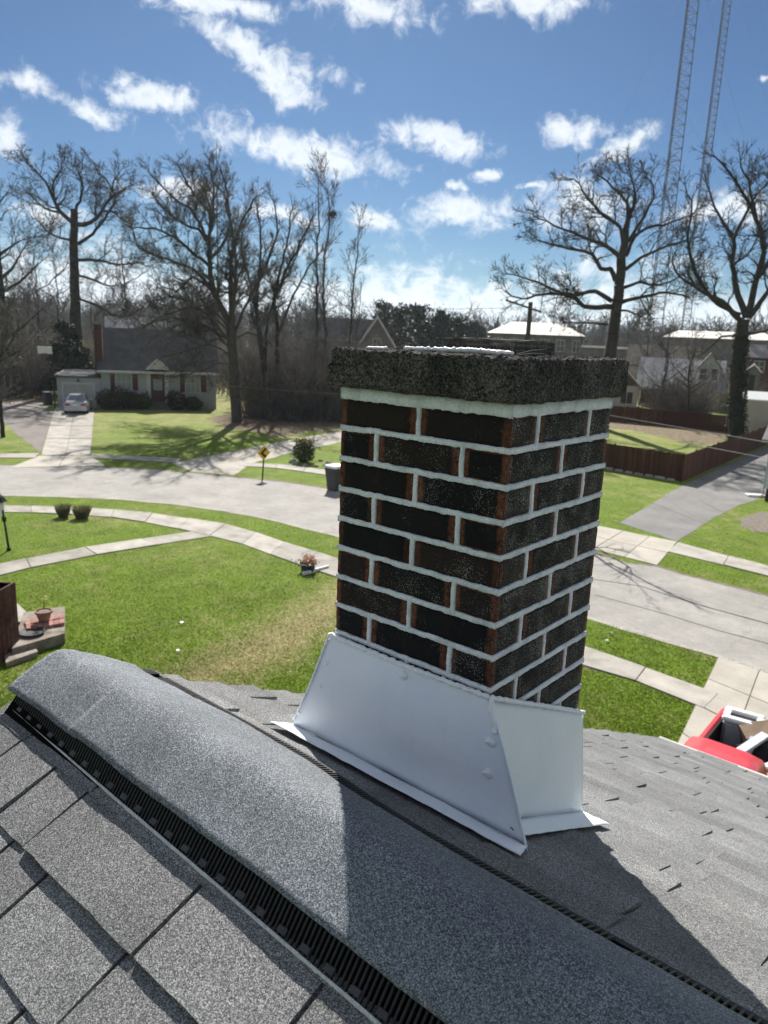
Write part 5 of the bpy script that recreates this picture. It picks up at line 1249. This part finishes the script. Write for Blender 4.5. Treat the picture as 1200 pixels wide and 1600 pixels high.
a_, b_ = PD(790, 467, DP - .3), PD(847, 488, DP + .3); a_.z -= .1; ca = (b_ - a_); MB().box((a_ + b_) / 2, (ca.length, .14, .16), frame((0, 0, 0), ca).to_3x3()).build('cross_arm', POLE, t)
for f_ in (.05, .3, .7, .95): MB().lathe([(.03, 0), (.06, .05), (.04, .12), (.06, .16), (.02, .22)], a_.lerp(b_, f_) + Vector((0, 0, .08)), 8).build('insulator', STEEL, t)
def wire(a, b, sag, r, mat, label, n=24):
    pts = [a.lerp(b, i / n) - Vector((0, 0, sag * 4 * (i / n) * (1 - i / n))) for i in range(n + 1)]
    return MB().tube(pts, r, 5).build('overhead_wire', mat, None, label=label, cat='wire', group='overhead wires')
wire(PD(900, 640, 44), PD(1240, 698, 30), .0, .016, CABLEG, 'upper pale wire crossing before the ivy-clad oak at right')
wire(PD(1060, 690, 40), PD(1240, 724, 30), .0, .012, CABLEG, 'lower thin wire crossing above the asphalt driveway at right')
wire(PD(60, 572, 66), PD(640, 622, 52), .25, .014, CABLEG, 'wire crossing before the white house and the lawn trees')
wire(PD(470, 470, 130), PD(822, 480, 72), .6, .02, CABLE, 'far wire running to the utility pole')

# ================================================================== STREET THINGS
# trash bin at the kerb
p = G(524, 766); k = 1.18 / 1.18; t = thing('trash_bin', p, 'dark grey wheeled trash bin at the road edge beside the chimney', 'trash bin')
mb = MB(); q = []
for z, w_, d_ in ((.02, .25, .28), (.5, .28, .32), (1.0, .33, .38), (1.06, .34, .39)): q.append([(p.x + sx_ * w_, p.y + sy_ * d_, z) for sx_, sy_ in ((-1, -1), (1, -1), (1, 1), (-1, 1))])
vs = [v for r_ in q for v in r_]; fs = [(3, 2, 1, 0)] + [(i * 4 + j, i * 4 + (j + 1) % 4, i * 4 + 4 + (j + 1) % 4, i * 4 + 4 + j) for i in range(3) for j in range(4)] + [(12, 13, 14, 15)]
mb.add(vs, fs); mb.build('body', BINM, t)
MB().cbox((p.x, p.y, 1.11), (.72, .84, .10), b=.03).build('lid', PLAS, t, label='pale lid'); MB().tube([(p.x - .28, p.y + .43, 1.02), (p.x + .28, p.y + .43, 1.02)], .02, 6).build('handle', BINM, t)
for s_ in (-1, 1): MB().tube([(p.x + s_ * .25, p.y + .28, .13), (p.x + s_ * .31, p.y + .28, .13)], .13, 10).build('wheel', TYRE, t)
# yellow chevron sign seen nearly from behind the sun
p = G(411, 747); D = dist(p); zt_ = PD(411, 697, D).z; t = thing('road_sign', p, 'yellow curve warning sign with black arrow on a thin post by the road', 'sign')
MB().tube([p + Vector((-.04, 0, 0)), p + Vector((.03, 0, zt_ * .55)), p + Vector((.02, 0, zt_ - .1))], .035, 6).build('post', BLK, t)
v = (Vector(CAM) - p); v.z = 0; v.normalize(); tu = Vector((-v.y, v.x, 0)); ang = Matrix.Rotation(.55, 3, 'Z'); n_ = ang @ v; tu = Vector((-n_.y, n_.x, 0)); c = p + Vector((0, 0, zt_ - .32)) + n_ * .05
def plate(pts, off, th, mat, nm, par=None): return MB().prism([c + tu * x + Vector((0, 0, y)) + n_ * off for x, y in pts], n_ * th).build(nm, mat, par or t)
s_ = .36; fc = plate([(-s_, 0), (0, -s_), (s_, 0), (0, s_)], 0, .012, SIGNY, 'plate'); plate([(.08, .26), (-.20, 0), (.08, -.26), (.17, -.18), (-.03, 0), (.17, .18)], .0125, .003, BLK, 'arrow')
# clipped shrub with rock ring across the road
p = G(475, 722); t = bush('clipped_shrub', p, .62, .62, .62, 2600, SHRUBM, 'clipped dark shrub with bronze top in a stone ring across the road', .05)
leaves('bronze_tips', SHRUBO, t, [(p.x + random.gauss(0, .28), p.y + random.gauss(0, .28), 1.18 + random.uniform(-.12, .07)) for _ in range(500)], .05)
for i in range(11):
    a = i / 11 * 6.28; c_ = p + Vector((1.15 * math.cos(a) + .5, .95 * math.sin(a), .06)); m = MB(); R = .13 + .06 * random.random()
    vs = []; bm = bmesh.new(); bmesh.ops.create_icosphere(bm, subdivisions=1, radius=R)
    for v_ in bm.verts: v_.co *= 1 + .3 * mn.noise(v_.co * 9 + Vector((i, 0, 0))); v_.co.z *= .7
    me = bpy.data.meshes.new('border_stone'); bm.to_mesh(me); bm.free(); me.materials.append(CONC); put('border_stone', me, None, Matrix.Translation(c_), label='grey stone in the ring round the clipped shrub', cat='stone', group='stones round the clipped shrub')
# two dormant grass tufts by the sidewalk
for i, (px, py, w_, lb) in enumerate(((99, 808, .34, 'smaller left tuft of dormant ornamental grass by the sidewalk'), (128, 810, .44, 'larger right tuft of dormant ornamental grass by the sidewalk'))):
    p = G(px, py); t = thing('grass_tuft', p, lb, 'grass tuft', 'ornamental grass tufts'); segs = []
    for k in range(620):
        a = random.uniform(0, 6.28); rr = w_ * .45 * math.sqrt(random.random()); l = random.uniform(.28, .50); q0 = (p.x + rr * math.cos(a), p.y + rr * math.sin(a), 0); e = rr / w_ * 1.1
        segs.append((q0, (q0[0] + math.cos(a) * l * e * .7 + random.gauss(0, .03), q0[1] + math.sin(a) * l * e * .7 + random.gauss(0, .03), l), .009, .003))
    put('blades', seg_mesh('blades', segs, TUFTM, 3), t)
# lamp post with white lantern
p = G(14, 860); D = dist(p); t = thing('lamp_post', p, 'thin black lamp post with white lantern at the left edge of the lawn', 'lamp post'); tp = PD(4, 797, D)
MB().tube([p, p.lerp(tp, .5), tp], [.04, .032, .03], 8).build('post', BLK, t); MB().tube([p + Vector((0, 0, 0)), p + Vector((0, 0, .08))], .07, 8).build('foot', BLK, t)
c_ = tp + Vector((-.16, -.10, .05)); MB().cbox(c_, (.34, .34, .42), b=.06).build('lantern', PLAS, t); MB().lathe([(.02, 0), (.24, .0), (.12, .16), (.05, .22), (.03, .30)], c_ + Vector((.08, .05, .22)), 8).build('lantern_cap', BLK, t); MB().box(p.lerp(tp, .78), (.10, .10, .14)).build('switch_box', BLK, t)
# flower pot on the sidewalk edge and white edging board
p = G(481, 893); t = thing('flower_pot', p, 'dark tub of pink flowers at the sidewalk edge by the chimney', 'flower pot')
MB().lathe([(.16, 0), (.20, .03), (.22, .20), (.24, .23), (.20, .24), (.19, .19), (.02, .18)], p, 16).build('pot', POTB, t)
leaves('flowers', FLWR, t, [(p.x + random.gauss(0, .12), p.y + random.gauss(0, .12), .29 + abs(random.gauss(0, .10))) for _ in range(260)], .035, kind='stuff'); leaves('foliage', SHRUBM, t, [(p.x + random.gauss(0, .13), p.y + random.gauss(0, .13), .24 + abs(random.gauss(0, .06))) for _ in range(200)], .035)
a_, b_ = G(473, 899), G(513, 888); d = b_ - a_; MB().box((a_ + b_) / 2 + Vector((0, 0, .05)), (d.length, .05, .10), frame((0, 0, 0), d).to_3x3()).build('edging_board', PLAS, None, label='white edging board lying beside the flower tub', cat='board')
# porch corner at left: maroon box, concrete stoop with brick edge, terracotta pot, dish, hose
p = G(11, 1037); D = dist(p); q0 = PD(-14, 1030, D); hb_ = PD(20, 924, D).z
t = thing('porch_box', p, 'tall weathered maroon panelled box at the left edge beside the stoop', 'box'); c_ = G(-6, 1034); dx = (G(20, 1036) - G(-6, 1034)); w_ = .78
d = dx.normalized(); m3 = frame((0, 0, 0), d).to_3x3(); bk = m3 @ Vector((0, 1, 0)); cc = G(6, 1034) - d * w_ / 2 + bk * .3
MB().box(cc + Vector((0, 0, hb_ / 2)), (w_ - .03, .57, hb_ - .04), m3).build('core', PANEL, t)
for i in range(5): MB().box(cc + d * (w_ * (i - 2) / 5) - bk * .30 + Vector((0, 0, hb_ / 2)), (w_ / 5 - .012, .03, hb_), m3).build('board', PANEL, t)
for i in range(4): MB().box(cc + d * (w_ / 2) + bk * (.6 * (i - 1.5) / 4) + Vector((0, 0, hb_ / 2)), (.03, .6 / 4 - .012, hb_), m3).build('board', PANEL, t)
MB().box(cc + Vector((0, 0, hb_ - .03)), (w_ - .06, .52, .02), m3).build('top', BLK, t)
st = thing('stoop', G(66, 1000), 'low concrete stoop edged with pinkish bricks below the lawn at left', 'stoop'); a_, b_, c_, d_ = G(40, 985, .34), G(97, 978, .34), G(100, 992, .34), G(22, 1012, .34)
MB().prism([(v_.x, v_.y, 0) for v_ in (G(38, 972, .0), G(102, 962), G(102, 1005), G(20, 1030))], (0, 0, .24)).build('slab', STOOP, st)
MB().prism([(v_.x, v_.y, 0) for v_ in (G(4, 1012), G(42, 1000), G(60, 1026), G(10, 1044))], (0, 0, .12)).build('lower_step', STOOP, st)
pa, pb = G(38, 973, .24), G(101, 962, .24); pc, pd = G(101, 978, .24), G(42, 988, .24)
for i in range(7):
    for j in range(2):
        f0, f1 = i / 7, (i + 1) / 7; g0, g1 = j / 2, (j + 1) / 2
        def bl(u, v_): return pa.lerp(pb, u).lerp(pd.lerp(pc, u), v_)
        e = .04; MB().prism([bl(f0 + e / 7, g0 + e), bl(f1 - e / 7, g0 + e), bl(f1 - e / 7, g1 - e), bl(f0 + e / 7, g1 - e)], (0, 0, .07 + random.uniform(-.006, .006))).build('brick', PINKB, st)
walk('porch_walk', [(3, 918), (20, 938), (50, 966)], [(-40, 930), (0, 965), (30, 990)], CONC, .9)
p = G(69, 970, .31); t = thing('terracotta_pot', p, 'wide terracotta pot with a yellow flower on the stoop', 'flower pot'); MB().lathe([(.09, 0), (.12, .03), (.16, .18), (.19, .20), (.19, .25), (.16, .25), (.15, .21), (.02, .20)], p, 18).build('pot', TERRA, t)
MB().lathe([(.145, .215), (.13, .225), (.02, .225)], p, 14).build('soil', DIRT, t); put('stem', seg_mesh('stem', [((p.x, p.y, p.z + .28), (p.x - .02, p.y + .04, p.z + .50), .008, .006), ((p.x, p.y, p.z + .28), (p.x + .08, p.y + .07, p.z + .55), .008, .006)], SHRUBM, 4), t)
leaves('flower', FLWY, t, [(p.x + random.choice((-.02, .08)) + random.gauss(0, .02), p.y + .05 + random.gauss(0, .02), p.z + random.choice((.50, .56)) + random.gauss(0, .015)) for _ in range(40)], .025)
p = G(50, 990, .25); t = thing('water_dish', p, 'shallow black dish lying on the stoop', 'dish'); MB().lathe([(.20, 0), (.26, .03), (.27, .06), (.255, .06), (.20, .025), (.02, .02)], p, 20).build('bowl', BLK, t)
p = G(28, 986, .02); hs_ = [p + Vector((.38 * math.cos(a) * (1 - .1 * k), .38 * math.sin(a), .03 + .03 * k)) for k in range(3) for a in np.linspace(0, 6.2, 22)]; MB().tube(hs_, .018, 6).build('garden_hose', SHRUBM, None, label='coiled green garden hose on the ground beside the maroon box', cat='hose')
# basketball hoop and bin beside the garage
p = G(86, 638); D = dist(p); zt_ = PD(86, 556, D).z; t = thing('basketball_hoop', p, 'white basketball backboard on a pole left of the garage', 'basketball hoop'); MB().tube([p, p + Vector((.1, 0, zt_ * .8)), PD(76, 551, D - .6)], .06, 6).build('pole', BLK, t)
c_ = PD(70, 547, D - .9); MB().box(c_, (1.05, .05, .6), frame((0, 0, 0), LA.u, Vector((.3, -.2, 1))).to_3x3()).build('backboard', PLAS, t); cc = c_ - LA.b * .35 - Vector((0, 0, .25)); MB().tube([cc + Vector((.22 * math.cos(a), .22 * math.sin(a), 0)) for a in np.linspace(0, 6.283, 15)], .012, 5).build('rim', REDP, t)
p = G(75, 632); t = thing('trash_bin', p, 'black trash bin standing left of the garage', 'trash bin'); MB().cbox(p + Vector((0, 0, .5)), (.6, .6, 1.0), b=.06).build('body', BINM, t); MB().cbox(p + Vector((0, 0, 1.04)), (.68, .68, .09), b=.03).build('lid', BINM, t)

# ================================================================== VEHICLES
def loft(stations, mat_i=0, mb=None):
    """body from cross-sections: list of (x, [(y, z), ...]) with equal point counts, closed rings"""
    mb = mb or MB(); n = len(stations[0][1]); vs = [(x, y, z) for x, sec in stations for y, z in sec]
    fs = [(i * n + k, (i + 1) * n + k, (i + 1) * n + (k + 1) % n, i * n + (k + 1) % n) for i in range(len(stations) - 1) for k in range(n)]
    fs += [tuple(range(n)), tuple((len(stations) - 1) * n + k for k in range(n - 1, -1, -1))]; return mb.add(vs, fs, mat_i)
def sec(w, zb, zm, zt, wt): return [(-w * .9, zb), (w * .9, zb), (w, zb + .12), (w, zm), (wt, zt - .04), (wt * .9, zt), (-wt * .9, zt), (-wt, zt - .04), (-w, zm), (-w, zb + .12)]
def wheel(root, M_, x, y, r, wd):
    c = M_ @ Vector((x, y, r)); ax = (M_.to_3x3() @ Vector((0, 1, 0))).normalized()
    w_ = MB().tube([c - ax * wd / 2, c - ax * wd * .4, c + ax * wd * .4, c + ax * wd / 2], [r * .94, r, r, r * .94], 20).build('wheel', TYRE, root); MB().tube([c - ax * (wd / 2 + .006), c + ax * (wd / 2 + .006)], r * .58, 14).build('rim', RIM, w_)
def tmesh(mb, M_): mb.v = [tuple(M_ @ Vector(v_)) for v_ in mb.v]; return mb
# silver sedan: nose to the garage; local +x is its front
p = G(118, 648); fdir = LA.b; car = thing('parked_car', p, 'silver sedan parked nose-in before the garage of the white house', 'car'); sc_ = .98
M_ = frame(p + fdir * .2, fdir) @ Matrix.Scale(sc_, 4)
body = loft([(0, sec(.78, .35, .62, .90, .70)), (.12, sec(.86, .26, .70, .98, .76)), (.9, sec(.90, .22, .74, 1.0, .78)), (1.5, sec(.91, .20, .74, .98, .80)), (3.2, sec(.91, .20, .74, .96, .80)), (3.9, sec(.90, .22, .70, .90, .76)), (4.5, sec(.84, .26, .62, .78, .68)), (4.68, sec(.74, .34, .52, .66, .58))])
tmesh(body, M_).build('body', CARP, car, smooth=False)
gh = [(.95, .72, .99), (1.55, .60, 1.40), (2.55, .60, 1.44), (3.35, .72, .97)]
cab = MB(); vs = []
for x, w_, z in gh: vs += [(x, -w_, z), (x, w_, z)]
cab.add(vs + [(x, -w_ * 1.06, .93) for x, w_, z in gh] + [(x, w_ * 1.06, .93) for x, w_, z in gh], [(0, 1, 3, 2), (2, 3, 5, 4), (4, 5, 7, 6), (0, 2, 9, 8), (2, 4, 10, 9), (4, 6, 11, 10), (3, 1, 12, 13), (5, 3, 13, 14), (7, 5, 14, 15), (1, 0, 8, 12), (6, 7, 15, 11)])
tmesh(cab, M_).build('cabin', CARP, car)
def carquad(pts, mat, nm, par): 
    a_, b_, c_, d_ = [M_ @ Vector(v_) for v_ in pts]; nn = (b_ - a_).cross(d_ - a_).normalized() * .008; return MB().prism([a_ - nn * .2, b_ - nn * .2, c_ - nn * .2, d_ - nn * .2], nn).build(nm, mat, par)
GLS = NT('car_glass').set(col=(.10, .13, .15), rough=.06, spec=.9).mat
carquad([(.985, .64, 1.03), (.985, -.64, 1.03), (1.50, -.53, 1.385), (1.50, .53, 1.385)][::-1], GLS, 'rear_window', car)
carquad([(3.30, -.64, 1.0), (3.30, .64, 1.0), (2.62, .53, 1.42), (2.62, -.53, 1.42)], GLS, 'windscreen', car)
for s_ in (-1, 1):
    q_ = [(1.20, s_ * .745, 1.0), (3.15, s_ * .745, 1.0), (2.55, s_ * .625, 1.40), (1.62, s_ * .625, 1.38)]
    carquad(q_ if s_ < 0 else q_[::-1], GLS, 'side_window', car)
    MB().box(M_ @ Vector((.045, s_ * .58, .76)), (.10, .36, .16), M_.to_3x3().normalized()).build('tail_light', TAILR, car)
    MB().box(M_ @ Vector((4.58, s_ * .56, .62)), (.12, .30, .14), M_.to_3x3().normalized()).build('headlight', PLAS, car)
    MB().cbox(M_ @ Vector((3.02, s_ * .98, 1.0)), (.12, .20, .14), M_.to_3x3().normalized(), .02).build('mirror', CARP, car)
    for x in (.85, 3.65): wheel(car, M_, x, s_ * .80, .32, .21)
MB().box(M_ @ Vector((.02, 0, .40)), (.14, 1.62, .22), M_.to_3x3().normalized()).build('bumper', CARP, car); MB().box(M_ @ Vector((-.01, 0, .74)), (.09, .34, .17), M_.to_3x3().normalized()).build('number_plate', PLAS, car)
# red pickup, nose to the house, bed full of tear-off; local +x is its front
zc = 1.66; c0 = G(1078, 1141, zc); c1 = G(1203, 1184, zc); ax = (c1 - c0); ax.z = 0; wid = ax.length; ax.normalize(); fd = Vector((ax.y, -ax.x, 0))
if fd.y > 0: fd = -fd
mid = (c0 + c1) / 2; tr = thing('pickup_truck', (mid.x, mid.y, 0), 'red pickup truck on the front driveway with junk in its open bed', 'truck'); ksc = wid / 1.50
M_ = frame((mid.x, mid.y, 0), fd); hw_ = wid / 2
def tb(c, s): return c, s
mb = MB(); xs_ = [(-.02, hw_ * .99, 1.20, zc - .10), (.10, hw_ * .97, 1.20, zc), (1.05, hw_ * .96, 1.20, zc + .01), (1.45, hw_ * 1.0, 1.18, zc - .12)]
loft([(x, [(-w_ * 1.08, zb), (w_ * 1.08, zb), (w_, zt - .10), (w_ * .90, zt - .02), (w_ * .5, zt + .02), (-w_ * .5, zt + .02), (-w_ * .90, zt - .02), (-w_, zt - .10)]) for x, w_, zb, zt in xs_], 0, mb); tmesh(mb, M_).build('cab_roof', REDC, tr, smooth=True)
mb = MB(); loft([(0, sec(hw_ * 1.15, .45, 1.05, 1.21, hw_ * 1.06)), (1.7, sec(hw_ * 1.15, .40, 1.05, 1.19, hw_ * 1.06)), (2.1, sec(hw_ * 1.15, .42, .95, 1.10, hw_ * 1.02)), (3.0, sec(hw_ * 1.08, .48, .85, 1.02, hw_ * .95)), (3.15, sec(hw_ * 1.0, .5, .8, .95, hw_ * .9))], 0, mb); tmesh(mb, M_).build('cab', REDC, tr)
R3 = M_.to_3x3().normalized(); BLn = 2.05
for s_ in (-1, 1):
    MB().cbox(M_ @ Vector((-BLn / 2 - .06, s_ * hw_ * 1.05, .86)), (BLn, .10, .66), R3, .03).build('bed_side', REDC, tr)
    for x in (-1.1, 2.35): wheel(tr, M_, x, s_ * hw_ * 1.02, .37, .24)
    MB().box(M_ @ Vector((3.16, s_ * hw_ * .7, .78)), (.06, .28, .16), R3).build('headlight', PLAS, tr)
    MB().box(M_ @ Vector((1.0, s_ * hw_ * 1.06, 1.32)), (.9, .012, .26), R3).build('side_window', GLS, tr)
MB().box(M_ @ Vector((-BLn / 2 - .06, 0, .56)), (BLn, hw_ * 2, .06), R3).build('bed_floor', BEDL, tr); MB().box(M_ @ Vector((-.10, 0, .85)), (.05, hw_ * 2, .62), R3).build('bed_front', BEDL, tr)
for s_ in (-1, 1): MB().box(M_ @ Vector((-BLn / 2 - .06, s_ * (hw_ * 1.05 - .06), .86)), (BLn - .06, .016, .60), R3).build('bed_liner', BEDL, tr)
MB().box(M_ @ Vector((-.045, 0, 1.40)), (.02, hw_ * 1.7, .30), R3).build('rear_window', GLS, tr); MB().cbox(M_ @ Vector((3.22, 0, .48)), (.16, hw_ * 2.1, .22), R3, .04).build('bumper', STEEL, tr)
def L3(x, y, z): return M_ @ Vector((x, y * hw_ * SGN, z))
SGN = 1 if (M_ @ Vector((0, 1, 0)) - M_ @ Vector((0, 0, 0))).dot(ax) < 0 else -1      # +y towards the picture's left
p = L3(-1.85, .40, 0); t = thing('appliance', p + Vector((0, 0, .6)), 'white boxy appliance with a dark slot in the truck bed', 'appliance'); Rz = R3 @ Matrix.Rotation(.10, 3, 'Z')
MB().cbox(p + Vector((0, 0, .90)), (.46, .54, .62), Rz, .06).build('body', APPL, t)
for s_ in (-1, 1): MB().cbox(p + Rz @ Vector((.165 * s_, 0, 1.24)), (.14, .58, .06), Rz, .02).build('rim', PLAS, t)
for s_ in (-1, 1): MB().box(p + Rz @ Vector((0, .24 * s_, 1.238)), (.19, .10, .056), Rz).build('rim', PLAS, t)
MB().box(p + Vector((0, 0, 1.212)), (.19, .38, .01), Rz).build('slot', BLK, t)
for i, (a_, b_, w_, lb) in enumerate((((-.25, .30, 1.12), (-1.25, -.45, 1.36), .13, 'long pale metal strip leaning across the truck bed'), ((-.45, -.15, .95), (-1.15, -.20, 1.30), .10, 'short pale metal strip under the long one in the truck bed'))):
    a_, b_ = L3(*a_), L3(*b_); d = b_ - a_; MB().box((a_ + b_) / 2, (d.length, w_, .05), frame((0, 0, 0), d).to_3x3()).build('metal_strip', GUTT, None, label=lb, cat='metal strip')
MB().box(L3(-1.55, -.25, 1.12), (.5, .5, .34), R3 @ Matrix.Rotation(.5, 3, 'Z') @ Matrix.Rotation(.25, 3, 'X')).build('cardboard_box', CARD, None, label='brown cardboard piece beside the white appliance in the truck', cat='cardboard')
def crumple(name, c, rx, ry, rz, mat, label, seed, cat):
    bm = bmesh.new(); bmesh.ops.create_icosphere(bm, subdivisions=3, radius=1)
    for v_ in bm.verts: v_.co *= 1 + .35 * mn.noise(v_.co * 2.2 + Vector((seed, 0, 0))) + .18 * mn.noise(v_.co * 5 + Vector((seed, 3, 0))); v_.co = Vector((v_.co.x * rx, v_.co.y * ry, v_.co.z * rz)) + c
    me = bpy.data.meshes.new(name); bm.to_mesh(me); bm.free(); me.materials.append(mat); put(name, me, None, label=label, cat=cat)
crumple('trash_bag', L3(-.55, -.62, .85), .42, .36, .34, BEDL, 'black trash bag in the near right of the truck bed', 1, 'bag'); crumple('trash_bag', L3(-1.2, -.70, .90), .45, .34, .40, BEDL, 'black trash bag at the far right of the truck bed', 4, 'bag'); crumple('trash_bag', L3(-.9, .45, .74), .5, .3, .2, BEDL, 'flat black trash bag on the left floor of the truck bed', 7, 'bag')
for i, (x, y, s_) in enumerate(((-.28, -.35, .16), (-.40, -.55, .12), (-.30, -.75, .14), (-.62, -.85, .10))): crumple('scrap', L3(x, y, 1.20), s_, s_ * .8, s_ * .45, PLAS, ('largest white torn scrap behind the cab roof', 'small white scrap second from the left behind the cab', 'white scrap third from the left behind the cab', 'rightmost tiny white scrap in the truck bed')[i], 10 + i, 'scrap')

# ================================================================== GRASS and fallen bits
def inside(pts, poly):
    x, y = pts[:, 0], pts[:, 1]; r_ = np.zeros(len(pts), bool); n = len(poly); j = n - 1
    for i in range(n):
        xi, yi = poly[i]; xj, yj = poly[j]; c_ = ((yi > y) != (yj > y)) & (x < (xj - xi) * (y - yi) / (yj - yi + 1e-12) + xi); r_ ^= c_; j = i
    return r_
def grass():
    N_ = 1000000; px = NR.uniform(-60, 1260, N_); py = 640 + 560 * NR.random(N_) ** .85
    v = FW[None] + ((px - 600) / F)[:, None] * RT[None] + ((py - 800) / F)[:, None] * DN[None]; t = -CAM[2] / v[:, 2]; P = (CAM[None] + t[:, None] * v)[:, :2]
    ok = ~((P[:, 0] > XE) & (P[:, 1] > YS) & (P[:, 1] < YN - .3))
    for pl in POLYS: ok &= ~inside(P, pl)
    P = P[ok][:230000]; n = len(P); P = P + NR.normal(size=P.shape) * .035; a = NR.uniform(0, 6.28, n); h = NR.uniform(.010, .030, n) ; w_ = NR.uniform(.008, .018, n); l = NR.normal(size=(n, 2)) * .03
    V = np.zeros((n, 3, 3)); V[:, 0, :2] = P + np.stack([np.cos(a), np.sin(a)], 1) * w_[:, None]; V[:, 1, :2] = P - np.stack([np.cos(a), np.sin(a)], 1) * w_[:, None]; V[:, 2, :2] = P + l; V[:, 2, 2] = h
    put('grass', mesh_of('grass', V.reshape(-1, 3), np.arange(3 * n).reshape(-1, 3), BLADE), None, label='short green grass of the lawns with straw coloured patches', cat='grass', kind='stuff')
grass()
lf = MB()
for px, py in ((278, 1020), (284, 976), (948, 1004), (955, 992), (960, 780), (985, 760), (1040, 775), (28, 692), (962, 816)):
    p = G(px, py); lf.box(p + Vector((0, 0, .06)), (.07, .05, .02), Matrix.Rotation(random.uniform(0, 3), 3, 'Z') @ Matrix.Rotation(.3, 3, 'X'))
lf.build('litter', PLAS, None, label='scattered pale scraps and dry leaves on the lawns', cat='litter', kind='stuff')

# ================================================================== AIR
hz = NT('haze_air'); hz.t.nodes.remove(hz.b)
hv = hz.n('ShaderNodeVolumePrincipled', {'Color': (.74, .86, .97, 1), 'Density': .00017, 'Anisotropy': .45})
hz.t.links.new(hv.outputs[0], hz.o.inputs['Volume'])
hb = MB().box((0, 0, 53.5), (2 * R_ + 60, 2 * R_ + 60, 109)).build('haze', hz.mat, None, label='thin pale daylight haze over the whole neighbourhood', cat='haze', kind='stuff')
